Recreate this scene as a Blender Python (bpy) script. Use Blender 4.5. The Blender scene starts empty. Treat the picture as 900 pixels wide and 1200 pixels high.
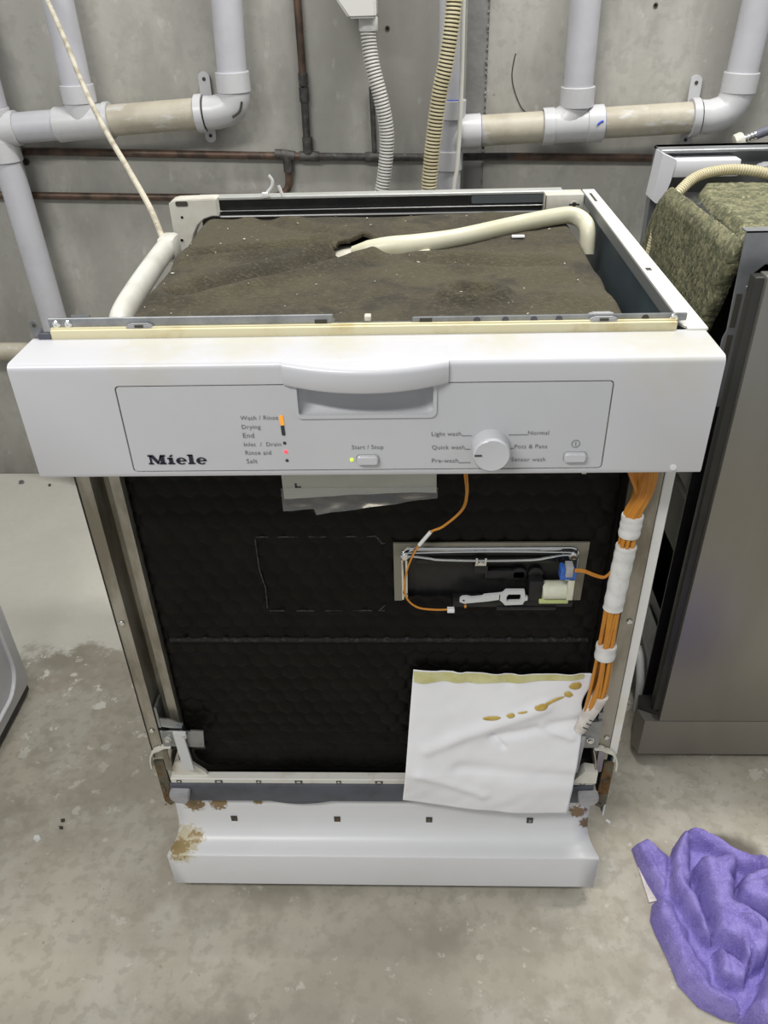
import bpy, bmesh, math, random
from mathutils import Vector, Matrix, noise
random.seed(7)
S = bpy.context.scene
C = S.collection

# ------------------------------------------------------------------ camera, light, exposure
cam_d = bpy.data.cameras.new('camera'); cam = bpy.data.objects.new('camera', cam_d); C.objects.link(cam)
cam_d.sensor_fit = 'VERTICAL'; cam_d.sensor_height = 24.0; cam_d.lens = 24.0 * 946.53 / 1200.0
cam_d.clip_start = 0.02
rt = Vector((0.99934362, 0.02584441, -0.0253848)); up = Vector((0.00633195, 0.56532994, 0.82484057)); fw = Vector((-0.0356683, 0.8244599, -0.56479522))
mw = Matrix((rt, up, -fw)).transposed().to_4x4(); mw.translation = Vector((0.0424639, -0.62100583, 1.09408881))
cam.matrix_world = mw
S.camera = cam

W = bpy.data.worlds.new('world'); S.world = W; W.use_nodes = True
bg = W.node_tree.nodes['Background']; bg.inputs[0].default_value = (0.93, 0.97, 1.0, 1); bg.inputs[1].default_value = 0.40

def area_light(name, loc, sx, sy, energy, col=(1, 0.98, 0.94), rot=(0, 0, 0)):
    d = bpy.data.lights.new(name, 'AREA'); d.shape = 'RECTANGLE'; d.size = sx; d.size_y = sy; d.energy = energy; d.color = col
    o = bpy.data.objects.new(name, d); C.objects.link(o); o.location = loc; o.rotation_euler = rot
    return o
area_light('ceiling_tube_light', (0.60, 0.50, 2.55), 1.3, 0.16, 37)
area_light('ceiling_tube_light', (-0.95, -1.20, 2.50), 1.3, 0.20, 34, rot=(math.radians(30), 0, math.radians(-14)))
S.view_settings.view_transform = 'Standard'; S.view_settings.look = 'None'
S.view_settings.gamma = 1.0; S.view_settings.use_curve_mapping = False
S.view_settings.exposure = 0.24

# ------------------------------------------------------------------ materials
def nd(nt, t, **k):
    n = nt.nodes.new(t)
    for a, b in k.items(): setattr(n, a, b)
    return n
def M(name, c1, c2=None, scale=8.0, lo=0.4, hi=0.65, rough=0.5, metal=0.0, bump=0.0, bscale=250.0, detail=6.0,
      stretch=(1, 1, 1), specks=None, trans=0.0, alpha=1.0, emit=None, sss=0.0, coat=0.0, spec=None, layers=()):
    """noise-mixed principled material. layers: (colour, scale, lo, hi, stretch, strength)"""
    m = bpy.data.materials.new(name); m.use_nodes = True; nt = m.node_tree; L = nt.links
    p = nt.nodes['Principled BSDF']
    p.inputs['Base Color'].default_value = (*c1, 1); p.inputs['Roughness'].default_value = rough; p.inputs['Metallic'].default_value = metal
    if trans: p.inputs['Transmission Weight'].default_value = trans
    if alpha < 1: p.inputs['Alpha'].default_value = alpha
    if spec is not None: p.inputs['Specular IOR Level'].default_value = spec
    if coat: p.inputs['Coat Weight'].default_value = coat
    if sss: p.inputs['Subsurface Weight'].default_value = sss; p.inputs['Subsurface Radius'].default_value = (.01, .01, .008)
    if emit: p.inputs['Emission Color'].default_value = (*emit[0], 1); p.inputs['Emission Strength'].default_value = emit[1]
    tc = nd(nt, 'ShaderNodeTexCoord'); col = None
    def mask(scale, lo, hi, stretch, det, seed):
        mp = nd(nt, 'ShaderNodeMapping'); mp.inputs['Scale'].default_value = stretch; mp.inputs['Location'].default_value = (seed, seed * 2.3, seed * .7)
        L.new(tc.outputs['Object'], mp.inputs[0])
        n = nd(nt, 'ShaderNodeTexNoise'); n.inputs['Scale'].default_value = scale; n.inputs['Detail'].default_value = det; n.inputs['Roughness'].default_value = .6
        L.new(mp.outputs[0], n.inputs['Vector'])
        r = nd(nt, 'ShaderNodeMapRange'); r.interpolation_type = 'SMOOTHSTEP'; r.inputs[1].default_value = lo; r.inputs[2].default_value = hi
        L.new(n.outputs[0], r.inputs[0]); return r.outputs[0]
    if c2:
        mx = nd(nt, 'ShaderNodeMix', data_type='RGBA'); mx.inputs['A'].default_value = (*c1, 1); mx.inputs['B'].default_value = (*c2, 1)
        L.new(mask(scale, lo, hi, stretch, detail, 0.0), mx.inputs['Factor']); col = mx.outputs['Result']
    for i, (lc, ls, llo, lhi, lst, amt) in enumerate(layers):
        mx = nd(nt, 'ShaderNodeMix', data_type='RGBA')
        if col: L.new(col, mx.inputs['A'])
        else: mx.inputs['A'].default_value = (*c1, 1)
        mx.inputs['B'].default_value = (*lc, 1)
        k = nd(nt, 'ShaderNodeMath', operation='MULTIPLY'); k.inputs[1].default_value = amt
        L.new(mask(ls, llo, lhi, lst, 8.0, 1.7 + i * 3.1), k.inputs[0]); L.new(k.outputs[0], mx.inputs['Factor']); col = mx.outputs['Result']
    if col: L.new(col, p.inputs['Base Color'])
    if bump:
        n = nd(nt, 'ShaderNodeTexNoise'); n.inputs['Scale'].default_value = bscale; n.inputs['Detail'].default_value = 4
        L.new(tc.outputs['Object'], n.inputs['Vector'])
        b = nd(nt, 'ShaderNodeBump'); b.inputs['Strength'].default_value = bump; b.inputs['Distance'].default_value = 0.002
        L.new(n.outputs[0], b.inputs['Height']); L.new(b.outputs[0], p.inputs['Normal'])
    m['col'] = 1
    return m
def add_blotches(m, spots, colour, thr=(0.35, 0.6), nscale=60.0, warp=0.02):
    """real stains with an outline of their own: spots = (x,y,z,radius) in object coordinates, ragged by noise"""
    nt = m.node_tree; L = nt.links; p = nt.nodes['Principled BSDF']
    tc = nd(nt, 'ShaderNodeTexCoord')
    n = nd(nt, 'ShaderNodeTexNoise'); n.inputs['Scale'].default_value = nscale; n.inputs['Detail'].default_value = 5
    L.new(tc.outputs['Object'], n.inputs['Vector'])
    acc = None
    for (x, y, z, r) in spots:
        d = nd(nt, 'ShaderNodeVectorMath', operation='DISTANCE'); d.inputs[1].default_value = (x, y, z); L.new(tc.outputs['Object'], d.inputs[0])
        a = nd(nt, 'ShaderNodeMapRange'); a.inputs[1].default_value = r; a.inputs[2].default_value = 0.0; L.new(d.outputs['Value'], a.inputs[0])
        if acc is None: acc = a.outputs[0]
        else:
            mm = nd(nt, 'ShaderNodeMath', operation='MAXIMUM'); L.new(acc, mm.inputs[0]); L.new(a.outputs[0], mm.inputs[1]); acc = mm.outputs[0]
    s = nd(nt, 'ShaderNodeMath', operation='MULTIPLY_ADD'); L.new(acc, s.inputs[0]); s.inputs[1].default_value = 1.0
    s2 = nd(nt, 'ShaderNodeMath', operation='MULTIPLY'); L.new(n.outputs[0], s2.inputs[0]); L.new(acc, s2.inputs[1])
    s3 = nd(nt, 'ShaderNodeMath', operation='SQRT'); L.new(s2.outputs[0], s3.inputs[0])
    r = nd(nt, 'ShaderNodeMapRange'); r.interpolation_type = 'SMOOTHSTEP'; r.inputs[1].default_value = thr[0]; r.inputs[2].default_value = thr[1]
    L.new(s3.outputs[0], r.inputs[0])
    mx = nd(nt, 'ShaderNodeMix', data_type='RGBA'); mx.inputs['B'].default_value = (*colour, 1); L.new(r.outputs[0], mx.inputs['Factor'])
    bc = p.inputs['Base Color']
    if bc.is_linked: L.new(bc.links[0].from_socket, mx.inputs['A'])
    else: mx.inputs['A'].default_value = bc.default_value
    L.new(mx.outputs['Result'], bc)
    return m

m_enamel = M('white_enamel', (.53, .53, .555), (.51, .51, .535), 5, rough=.32, coat=.2)
m_plate = M('panel_insert_white', (.51, .515, .535), (.49, .495, .515), 9, rough=.42)
m_plastic = M('white_plastic', (.72, .72, .72), (.66, .66, .66), 30, rough=.35)
m_cream = M('cream_plastic', (.60, .585, .52), (.52, .50, .43), 25, rough=.45)
m_creampaint = M('aged_white_paint', (.66, .65, .60), (.60, .56, .44), 14, .45, .75, rough=.4)
m_teal = M('teal_grey_coating', (.10, .135, .15), (.075, .10, .115), 7, rough=.45)
m_zinc = M('zinc_plated_steel', (.34, .35, .36), (.22, .23, .24), 30, .35, .7, rough=.38, metal=.85)
m_post = M('dull_zinc_post', (.40, .38, .33), (.22, .20, .16), 22, .38, .62, rough=.42, metal=.75, stretch=(1, 1, .3))
m_chrome = M('chrome', (.72, .72, .71), rough=.16, metal=1.0)
m_dark = M('black_plastic', (.008, .008, .009), (.013, .013, .013), 40, rough=.36, spec=.35)
m_black = M('black_void_paint', (.006, .006, .006), rough=.6, spec=.2)
m_bitumen = M('black_bitumen_sheet', (.0032, .0029, .0025), (.0050, .0046, .0040), 18, rough=.42, spec=.12, bump=.25, bscale=420,
              layers=(((.06, .06, .055), 420, .72, .76, (1, 1, 1), .6),))
m_felt = M('brown_felt', (.066, .057, .034), (.040, .034, .022), 9, .40, .60, rough=.97, bump=1.0, bscale=330,
           layers=(((.13, .115, .078), 170, .50, .68, (1, 3, 1), .5), ((.022, .019, .018), 14, .55, .66, (1, 1, 1), .55), ((.085, .070, .042), 6, .52, .66, (1, 1, 1), .4),
                   ((.40, .37, .30), 260, .68, .74, (1, 1, 1), .7)))
m_green = M('green_grey_wool', (.19, .185, .105), (.095, .098, .056), 90, .40, .60, rough=.97, bump=1.0, bscale=260, stretch=(1, 1, 1),
            layers=(((.38, .35, .22), 180, .56, .66, (1, 1, .5), .7), ((.040, .043, .028), 160, .56, .66, (1, 1, .7), .7)))
m_steel = M('brushed_stainless', (.30, .285, .255), (.26, .25, .225), 6, rough=.36, metal=.7, stretch=(1, 1, .15))
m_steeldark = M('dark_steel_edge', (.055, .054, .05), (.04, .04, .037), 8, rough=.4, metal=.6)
m_frame2 = M('grey_steel_frame', (.33, .34, .36), (.27, .28, .29), 20, rough=.4, metal=.6)
m_pvc = M('pale_pvc', (.50, .50, .535), (.45, .45, .48), 10, rough=.35, layers=(((.45, .43, .40), 30, .6, .8, (1, 1, 1), .4),))
m_pvcfit = M('pvc_fitting', (.54, .54, .555), (.50, .50, .51), 12, rough=.33)
m_pvcbeige = M('aged_beige_pvc', (.46, .425, .34), (.38, .345, .27), 16, rough=.5, layers=(((.57, .57, .58), 30, .55, .66, (.6, 1, 2), .6), ((.30, .27, .22), 70, .62, .74, (1, 1, 1), .5)))
m_blue = M('blue_marker', (.06, .11, .55), rough=.6)
m_copper = M('tarnished_copper', (.135, .085, .060), (.060, .043, .034), 30, rough=.5, metal=.45, layers=(((.20, .22, .20), 60, .60, .75, (1, 1, 1), .5),))
m_copperdark = M('blackened_copper', (.045, .04, .038), (.09, .085, .08), 60, rough=.6, metal=.3, layers=(((.17, .21, .20), 70, .58, .7, (1, 1, 1), .6),))
m_conduit = M('white_conduit', (.62, .61, .58), rough=.45)
m_groove = M('conduit_groove', (.16, .145, .115), rough=.8)
m_hosecream = M('cream_hose', (.62, .56, .38), (.52, .46, .29), 20, rough=.5)
m_hosedark = M('hose_groove_dark', (.045, .040, .03), rough=.8)  # darker tone for the valleys between the hose ribs
m_rubber = M('translucent_cream_tube', (.60, .58, .45), (.54, .52, .37), 12, rough=.38, sss=.15)
m_duct = M('milky_plastic', (.66, .655, .60), (.55, .545, .49), 14, rough=.35, sss=.2)
m_tape = M('yellowed_seal', (.62, .57, .38), (.50, .42, .22), 30, .5, .75, rough=.6, layers=(((.25, .16, .06), 60, .70, .78, (1, 1, 1), .6),))
m_film = M('white_film', (.80, .80, .83), (.77, .77, .80), 10, rough=.30)
m_glue = M('dried_yellow_glue', (.50, .36, .09), (.40, .25, .04), 60, rough=.4)
m_gluepale = M('pale_yellow_glue', (.58, .56, .30), (.50, .47, .20), 45, rough=.4)
m_wire = M('orange_wire', (.52, .215, .022), (.45, .17, .018), 40, rough=.45)
m_wrap = M('white_cloth_tape', (.66, .66, .65), (.58, .57, .55), 80, rough=.7)
m_paper = M('booklet_paper', (.42, .42, .37), (.38, .38, .33), 20, rough=.6)
m_clear = M('clear_polythene', (.9, .9, .9), rough=.12, trans=.9)
m_ink = M('black_ink', (.03, .03, .04), rough=.5)
m_logo = M('navy_logo_ink', (.012, .012, .03), rough=.4)
m_slot = M('dark_slot', (.05, .045, .035), rough=.8)
m_rail = M('blue_grey_strip', (.075, .08, .10), (.055, .058, .07), 30, rough=.5)
m_railwhite = M('white_strip', (.60, .59, .54), (.48, .45, .38), 40, .5, .7, rough=.45)
m_rust = M('rusty_steel', (.13, .12, .085), (.14, .075, .025), 40, .45, .6, rough=.8, metal=.3, layers=(((.03, .02, .012), 60, .55, .68, (1, 1, 1), .8),))
m_orange = M('orange_lamp', (.75, .30, .03), rough=.3, emit=((1, .38, .03), .35))
m_red = M('red_lamp', (.8, .04, .06), rough=.3, emit=((1, .05, .08), 1.2))
m_greenled = M('green_lamp', (.5, .8, .05), rough=.3, emit=((.6, 1, .05), .8))
m_blueplug = M('blue_connector', (.03, .11, .42), rough=.4)
m_grey = M('grey_plastic', (.33, .33, .34), (.28, .28, .29), 40, rough=.45)
m_leverw = M('pale_grey_lever', (.52, .53, .53), rough=.4)
m_coil = M('ivory_coil', (.60, .60, .50), (.52, .52, .40), 60, rough=.4)
m_towel = M('purple_terry', (.27, .225, .56), (.20, .16, .46), 30, .42, .58, rough=1.0, bump=.7, bscale=500, layers=(((.38, .33, .72), 420, .5, .64, (1, 1, 1), .45), ((.14, .11, .34), 380, .56, .66, (1, 1, 1), .4)))
m_tag = M('care_tag_fabric', (.66, .62, .58), (.52, .48, .45), 60, rough=.9)
m_poly = M('white_polystyrene', (.66, .66, .69), rough=.6)
m_plinth = M('plinth_white', (.66, .66, .675), (.64, .64, .65), 7, rough=.36)

# ------------------------------------------------------------------ mesh helpers
ORG = {}
def bm_new(): return bmesh.new()
def merge(bm, b2):
    vm = {}
    for v in b2.verts: vm[v] = bm.verts.new(v.co)
    for f in b2.faces:
        try:
            nf = bm.faces.new([vm[v] for v in f.verts]); nf.material_index = f.material_index
        except ValueError: pass
    b2.free()
def box(bm, x0, x1, y0, y1, z0, z1, bev=0.0, seg=2):
    b = bmesh.new(); bmesh.ops.create_cube(b, size=1.0)
    for v in b.verts: v.co = Vector(((x0 + x1) / 2 + v.co.x * (x1 - x0), (y0 + y1) / 2 + v.co.y * (y1 - y0), (z0 + z1) / 2 + v.co.z * (z1 - z0)))
    if bev > 0: bmesh.ops.bevel(b, geom=b.edges[:], offset=bev, segments=seg, affect='EDGES', profile=.5)
    merge(bm, b); return bm
def spline(pts, n=8):
    P = [Vector(p) for p in pts]; out = []
    for i in range(len(P) - 1):
        p0 = P[i - 1] if i > 0 else P[i] * 2 - P[i + 1]; p1 = P[i]; p2 = P[i + 1]; p3 = P[i + 2] if i + 2 < len(P) else P[i + 1] * 2 - P[i]
        for k in range(n):
            t = k / n
            out.append(.5 * ((2 * p1) + (-p0 + p2) * t + (2 * p0 - 5 * p1 + 4 * p2 - p3) * t * t + (-p0 + 3 * p1 - 3 * p2 + p3) * t ** 3))
    out.append(P[-1]); return out
def tube(bm, path, r, n=14, caps=True, flat=1.0, mats=None, upv=None):
    P = [Vector(p) for p in path]; R = r if isinstance(r, (list, tuple)) else [r] * len(P)
    t0 = (P[1] - P[0]).normalized(); u = upv or (Vector((0, 0, 1)) if abs(t0.z) < .9 else Vector((1, 0, 0)))
    u = (u - t0 * u.dot(t0)).normalized(); rings = []
    for i, p in enumerate(P):
        t = (P[min(i + 1, len(P) - 1)] - P[max(i - 1, 0)]).normalized()
        u = (u - t * u.dot(t)).normalized(); w = t.cross(u)
        rings.append([bm.verts.new(p + (u * math.cos(a) + w * math.sin(a) * flat) * R[i]) for a in (2 * math.pi * k / n for k in range(n))])
    for i in range(len(P) - 1):
        for k in range(n):
            f = bm.faces.new((rings[i][k], rings[i][(k + 1) % n], rings[i + 1][(k + 1) % n], rings[i + 1][k]))
            if mats: f.material_index = mats[i]
    if caps:
        bm.faces.new(rings[0][::-1]); bm.faces.new(rings[-1])
    return bm
def prism(bm, poly, y0, y1, axis='y'):
    """polygon of (a,b) extruded along an axis: y -> (a,y,b); z -> (a,b,z); x -> (x,a,b)"""
    f = {'y': lambda a, b, t: (a, t, b), 'z': lambda a, b, t: (a, b, t), 'x': lambda a, b, t: (t, a, b)}[axis]
    A = [bm.verts.new(f(a, b, y0)) for a, b in poly]; B = [bm.verts.new(f(a, b, y1)) for a, b in poly]
    bm.faces.new(A); bm.faces.new(B[::-1]); n = len(poly)
    for i in range(n): bm.faces.new((A[i], A[(i + 1) % n], B[(i + 1) % n], B[i]))
    return bm
def strip(bm, path, th, e0, e1, axis='y'):
    """thin sheet following an open 2D path, thickness th, extruded"""
    P = [Vector(p) for p in path]; L, Rr = [], []
    for i, p in enumerate(P):
        d = (P[min(i + 1, len(P) - 1)] - P[max(i - 1, 0)]).normalized(); nrm = Vector((-d.y, d.x))
        L.append(p + nrm * th / 2); Rr.append(p - nrm * th / 2)
    f = {'y': lambda a, t: (a.x, t, a.y), 'z': lambda a, t: (a.x, a.y, t), 'x': lambda a, t: (t, a.x, a.y)}[axis]
    V = [[bm.verts.new(f(s, t)) for s in side] for t in (e0, e1) for side in (L, Rr)]
    n = len(P)
    for i in range(n - 1):
        bm.faces.new((V[0][i], V[0][i + 1], V[2][i + 1], V[2][i])); bm.faces.new((V[1][i], V[1][i + 1], V[3][i + 1], V[3][i]))
        bm.faces.new((V[0][i], V[0][i + 1], V[1][i + 1], V[1][i])); bm.faces.new((V[2][i], V[2][i + 1], V[3][i + 1], V[3][i]))
    for i in (0, n - 1): bm.faces.new((V[0][i], V[1][i], V[3][i], V[2][i]))
    return bm
def lathe(bm, prof, c, axis, n=28):
    """prof (radius, along axis) about point c and direction axis"""
    ax = Vector(axis).normalized(); u = ax.orthogonal().normalized(); w = ax.cross(u); rings = []
    for r, h in prof:
        rings.append([bm.verts.new(Vector(c) + ax * h + (u * math.cos(2 * math.pi * k / n) + w * math.sin(2 * math.pi * k / n)) * max(r, 1e-5)) for k in range(n)])
    for i in range(len(prof) - 1):
        for k in range(n): bm.faces.new((rings[i][k], rings[i][(k + 1) % n], rings[i + 1][(k + 1) % n], rings[i + 1][k]))
    bm.faces.new(rings[0][::-1]); bm.faces.new(rings[-1]); return bm
def rrect(x0, x1, z0, z1, r, n=5):
    out = []
    for cx, cz, a0 in ((x1 - r, z1 - r, 0), (x0 + r, z1 - r, 90), (x0 + r, z0 + r, 180), (x1 - r, z0 + r, 270)):
        for k in range(n + 1):
            a = math.radians(a0 + 90 * k / n); out.append((cx + r * math.cos(a), cz + r * math.sin(a)))
    return out
def grid(bm, nx, ny, fn, keep=None):
    V = [[bm.verts.new(fn(i / nx, j / ny)) for i in range(nx + 1)] for j in range(ny + 1)]
    for j in range(ny):
        for i in range(nx):
            if keep is None or keep((i + .5) / nx, (j + .5) / ny): bm.faces.new((V[j][i], V[j][i + 1], V[j + 1][i + 1], V[j + 1][i]))
    return bm
def build(name, bm, mat, parent=None, smooth=True, angle=35, label=None, recalc=True):
    if recalc: bmesh.ops.recalc_face_normals(bm, faces=bm.faces[:])
    loose = [v for v in bm.verts if not v.link_faces]
    if loose: bmesh.ops.delete(bm, geom=loose, context='VERTS')
    me = bpy.data.meshes.new(name)
    off = ORG.get(parent.name, Vector((0, 0, 0))) if parent else Vector((0, 0, 0))
    if off.length: bmesh.ops.translate(bm, verts=bm.verts[:], vec=-off)
    bm.to_mesh(me); bm.free()
    for m in (mat if isinstance(mat, (list, tuple)) else [mat]): me.materials.append(m)
    if smooth:
        for p in me.polygons: p.use_smooth = True
        me.set_sharp_from_angle(angle=math.radians(angle))
    o = bpy.data.objects.new(name, me); C.objects.link(o)
    if parent: o.parent = parent; ORG[o.name] = off
    if label: o['label'] = label
    return o
def thing(name, loc, label, cat, group=None):
    o = bpy.data.objects.new(name, None); o.empty_display_size = .05; C.objects.link(o); o.location = loc
    o['label'] = label; o['category'] = cat
    if group: o['group'] = group
    ORG[o.name] = Vector(loc); return o
def tag(o, label, cat, group=None):
    o['label'] = label; o['category'] = cat
    if group: o['group'] = group
    return o
def rebase(o, loc):
    """put the origin of a one-mesh thing at its base"""
    o.data.transform(Matrix.Translation(-Vector(loc))); o.location = loc; return o
def cut(o, bmc):
    me = bpy.data.meshes.new('cutter'); bmesh.ops.recalc_face_normals(bmc, faces=bmc.faces[:]); 
    off = ORG.get(o.name, Vector((0, 0, 0)))
    bmesh.ops.translate(bmc, verts=bmc.verts[:], vec=-off); bmc.to_mesh(me); bmc.free()
    c = bpy.data.objects.new('cutter', me); C.objects.link(c)
    if o.parent: c.location = o.parent.location if o.parent.parent is None else o.parent.parent.location
    bpy.context.view_layer.update()
    md = o.modifiers.new('b', 'BOOLEAN'); md.operation = 'DIFFERENCE'; md.object = c; md.solver = 'EXACT'
    dg = bpy.context.evaluated_depsgraph_get(); new = bpy.data.meshes.new_from_object(o.evaluated_get(dg))
    o.modifiers.clear(); o.data = new
    for p in new.polygons: p.use_smooth = True
    new.set_sharp_from_angle(angle=math.radians(35))
    bpy.data.objects.remove(c); bpy.data.meshes.remove(me)
    return o
def text(body, x0, z0, width, y, parent, mat=m_ink, name='lettering', h=None):
    cu = bpy.data.curves.new('t', 'FONT'); cu.body = body; cu.size = 1.0; cu.resolution_u = 3; cu.space_character = 1.06
    o = bpy.data.objects.new('t', cu); C.objects.link(o); bpy.context.view_layer.update()
    me = bpy.data.meshes.new_from_object(o.evaluated_get(bpy.context.evaluated_depsgraph_get()))
    bm = bmesh.new(); bm.from_mesh(me); bpy.data.objects.remove(o); bpy.data.curves.remove(cu); bpy.data.meshes.remove(me)
    xs = [v.co.x for v in bm.verts]; a, b = min(xs), max(xs); k = width / (b - a); kz = k if h is None else h
    for v in bm.verts: v.co = Vector((x0 + (v.co.x - a) * k, y, z0 + v.co.y * kz))
    ob = build(name, bm, mat, parent, smooth=False, recalc=False); ob['text'] = body
    return ob

# ------------------------------------------------------------------ room: floor and back wall
WALL_Y = 1.165
m_wall = M('raw_concrete_wall', (.42, .41, .37), (.32, .312, .282), 2.6, .40, .60, rough=.85, bump=.35, bscale=60, stretch=(1, 1, .6),
           layers=(((.52, .51, .47), 5, .50, .66, (1.2, 1, .3), .6), ((.26, .255, .235), 8, .53, .68, (1, 1, .4), .5), ((.31, .30, .275), 40, .52, .62, (1, 1, 1), .35),
                   ((.14, .13, .115), 80, .70, .73, (1, 1, 1), .7), ((.56, .55, .51), 35, .60, .70, (1, 1, .6), .4)))
add_blotches(m_wall, [(-.62, 0, .98, .10), (-.66, 0, .93, .07)], (.33, .25, .15), (.34, .62), 30)
bm = bm_new()
for (x0, x1) in ((-2.2, .152), (.192, 2.2)):
    box(bm, x0, x1, WALL_Y, WALL_Y + .15, 0, 2.6, .004, 2)
o = build('wall_back', bm, m_wall); o['kind'] = 'structure'
bm = bm_new(); box(bm, .150, .194, WALL_Y + .004, WALL_Y + .15, 0, 2.6)
# crumbly joint edge
g = build('joint_fill', bm, M('joint_mortar', (.25, .245, .235), (.20, .195, .185), 12, rough=.9, bump=.5, bscale=90), o)
bm = bm_new()
for k in range(240):
    z = .02 + k * .0105 + random.uniform(-.003, .003); s = random.uniform(.002, .005)
    b = bmesh.new(); bmesh.ops.create_icosphere(b, subdivisions=1, radius=s)
    for v in b.verts: v.co = Vector((v.co.x * .7, v.co.y * .8, v.co.z * random.uniform(.8, 1.6))) + Vector((.192 + random.uniform(-.002, .002), WALL_Y + .0035, z))
    merge(bm, b)
r = build('joint_crumbs', bm, M('joint_grit', (.20, .195, .175), (.28, .27, .25), 60, rough=.95), o); r['kind'] = 'stuff'
# formwork tie holes
for (x, z) in ((.0, .985), (-.79, .90), (.50, 1.01)):
    bm = bm_new(); lathe(bm, [(.0045, .0), (.0045, .0012), (.002, .0012), (.002, .0)], (x, WALL_Y, z), (0, -1, 0), 14)
    build('tie_hole', bm, m_slot, o)

m_floor = M('worn_concrete_floor', (.45, .415, .34), (.35, .32, .258), 3.6, .40, .60, rough=.62, bump=.18, bscale=80,
            layers=(((.49, .465, .40), 8, .50, .62, (1, 1, 1), .6), ((.22, .20, .150), 7, .52, .66, (1, 1, 1), .5), ((.29, .265, .21), 55, .50, .60, (1, 1, 1), .4),
                    ((.58, .56, .50), 38, .635, .68, (1, 1, 1), .55), ((.16, .14, .10), 130, .68, .71, (1, 1, 1), .6)))
def floor_paint(m):
    # remains of pale paint behind a ragged line and flakes in front of it
    nt = m.node_tree; L = nt.links; p = nt.nodes['Principled BSDF']; tc = nd(nt, 'ShaderNodeTexCoord'); sx = nd(nt, 'ShaderNodeSeparateXYZ'); L.new(tc.outputs['Object'], sx.inputs[0])
    def noise_(s, d=8):
        n = nd(nt, 'ShaderNodeTexNoise'); n.inputs['Scale'].default_value = s; n.inputs['Detail'].default_value = d; n.inputs['Roughness'].default_value = .65
        L.new(tc.outputs['Object'], n.inputs['Vector']); return n.outputs[0]
    def mr(a, lo, hi):
        r = nd(nt, 'ShaderNodeMapRange'); r.interpolation_type = 'SMOOTHSTEP'; r.inputs[1].default_value = lo; r.inputs[2].default_value = hi; L.new(a, r.inputs[0]); return r.outputs[0]
    def mt(op, a, b):
        k = nd(nt, 'ShaderNodeMath', operation=op)
        for i, q in enumerate((a, b)):
            if isinstance(q, (int, float)): k.inputs[i].default_value = q
            else: L.new(q, k.inputs[i])
        return k.outputs[0]
    n1 = noise_(9)
    y1 = mt('ADD', sx.outputs[1], mt('MULTIPLY', mt('SUBTRACT', n1, .5), .28))
    zone = mt('MULTIPLY', mr(y1, .50, .525), .75)
    leftm = mr(sx.outputs[0], -.22, -.30)
    flk = mt('MULTIPLY', mr(noise_(28, 5), .60, .63), mt('MULTIPLY', mr(sx.outputs[1], .10, .40), mr(sx.outputs[1], .62, .50)))
    msk = mt('MAXIMUM', zone, mt('MULTIPLY', flk, .9))
    mx = nd(nt, 'ShaderNodeMix', data_type='RGBA'); mx.inputs['B'].default_value = (.68, .665, .60, 1)
    L.new(msk, mx.inputs['Factor']); bc = p.inputs['Base Color']; L.new(bc.links[0].from_socket, mx.inputs['A']); L.new(mx.outputs['Result'], bc)
floor_paint(m_floor)
add_blotches(m_floor, [(.515, .085, 0, .05), (.50, .10, 0, .03)], (.13, .11, .085), (.25, .6), 20)
bm = bm_new(); box(bm, -2.2, 2.2, -2.0, WALL_Y + .15, -.1, 0)
o = build('floor', bm, m_floor); o['kind'] = 'structure'

# ------------------------------------------------------------------ main dishwasher
dw = thing('dishwasher', (0, .3, 0), 'stripped white dishwasher with open top and black door lining in the middle', 'dishwasher')
def part(name, bm, mat, **k): return build(name, bm, mat, dw, **k)

# --- control panel
bm = bm_new()
pr = [(.060, .708), (.004, .708), (.0012, .7092), (0, .712)] + [(.006 - .006 * math.cos(math.radians(a)), .814 + .006 * math.sin(math.radians(a))) for a in range(0, 91, 18)] + [(.060, .8195)]
prism(bm, pr, -.299, .299, 'x')
m_fascia = M('fascia_white', (.53, .53, .555), (.515, .515, .54), 5, rough=.3, coat=.2)
add_blotches(m_fascia, [(-.18, -.265, .82, .07), (-.10, -.26, .82, .06), (.26, -.265, .82, .08), (.12, -.26, .82, .05), (-.02, -.262, .82, .05)], (.50, .49, .44), (.30, .72), 70)
cp = part('control_panel', bm, m_fascia)
bm = bm_new(); prism(bm, rrect(-.2112, .2112, .7142, .8002, .004), -.01, .0032); cut(cp, bm)
bm = bm_new(); prism(bm, rrect(-.058, .063, .768, .8002, .006), -.01, .034); cut(cp, bm)
bm = bm_new(); prism(bm, rrect(-.2100, .2100, .7154, .7990, .003), .0003, .0036)
ins = build('insert_plate', bm, m_plate, cp)
bm = bm_new(); prism(bm, rrect(-.0585, .0635, .7675, .8100, .006), -.01, .034); cut(ins, bm)
# darker brownish line in the groove round the insert
bm = bm_new()
for (a, b) in zip(rrect(-.2106, .2106, .7148, .7996, .0035), rrect(-.2106, .2106, .7148, .7996, .0035)[1:] + [rrect(-.2106, .2106, .7148, .7996, .0035)[0]]):
    pass
ro = rrect(-.2112, .2112, .7142, .8002, .004); ri = rrect(-.2100, .2100, .7154, .7990, .003)
A = [bm.verts.new((x, .0022, z)) for x, z in ro]; Bv = [bm.verts.new((x, .0022, z)) for x, z in ri]
for i in range(len(A)): bm.faces.new((A[i], A[(i + 1) % len(A)], Bv[(i + 1) % len(A)], Bv[i]))
build('groove_line', bm, M('groove_brown', (.26, .24, .18), (.45, .43, .38), 40, .4, .6, rough=.9), cp)
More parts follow.
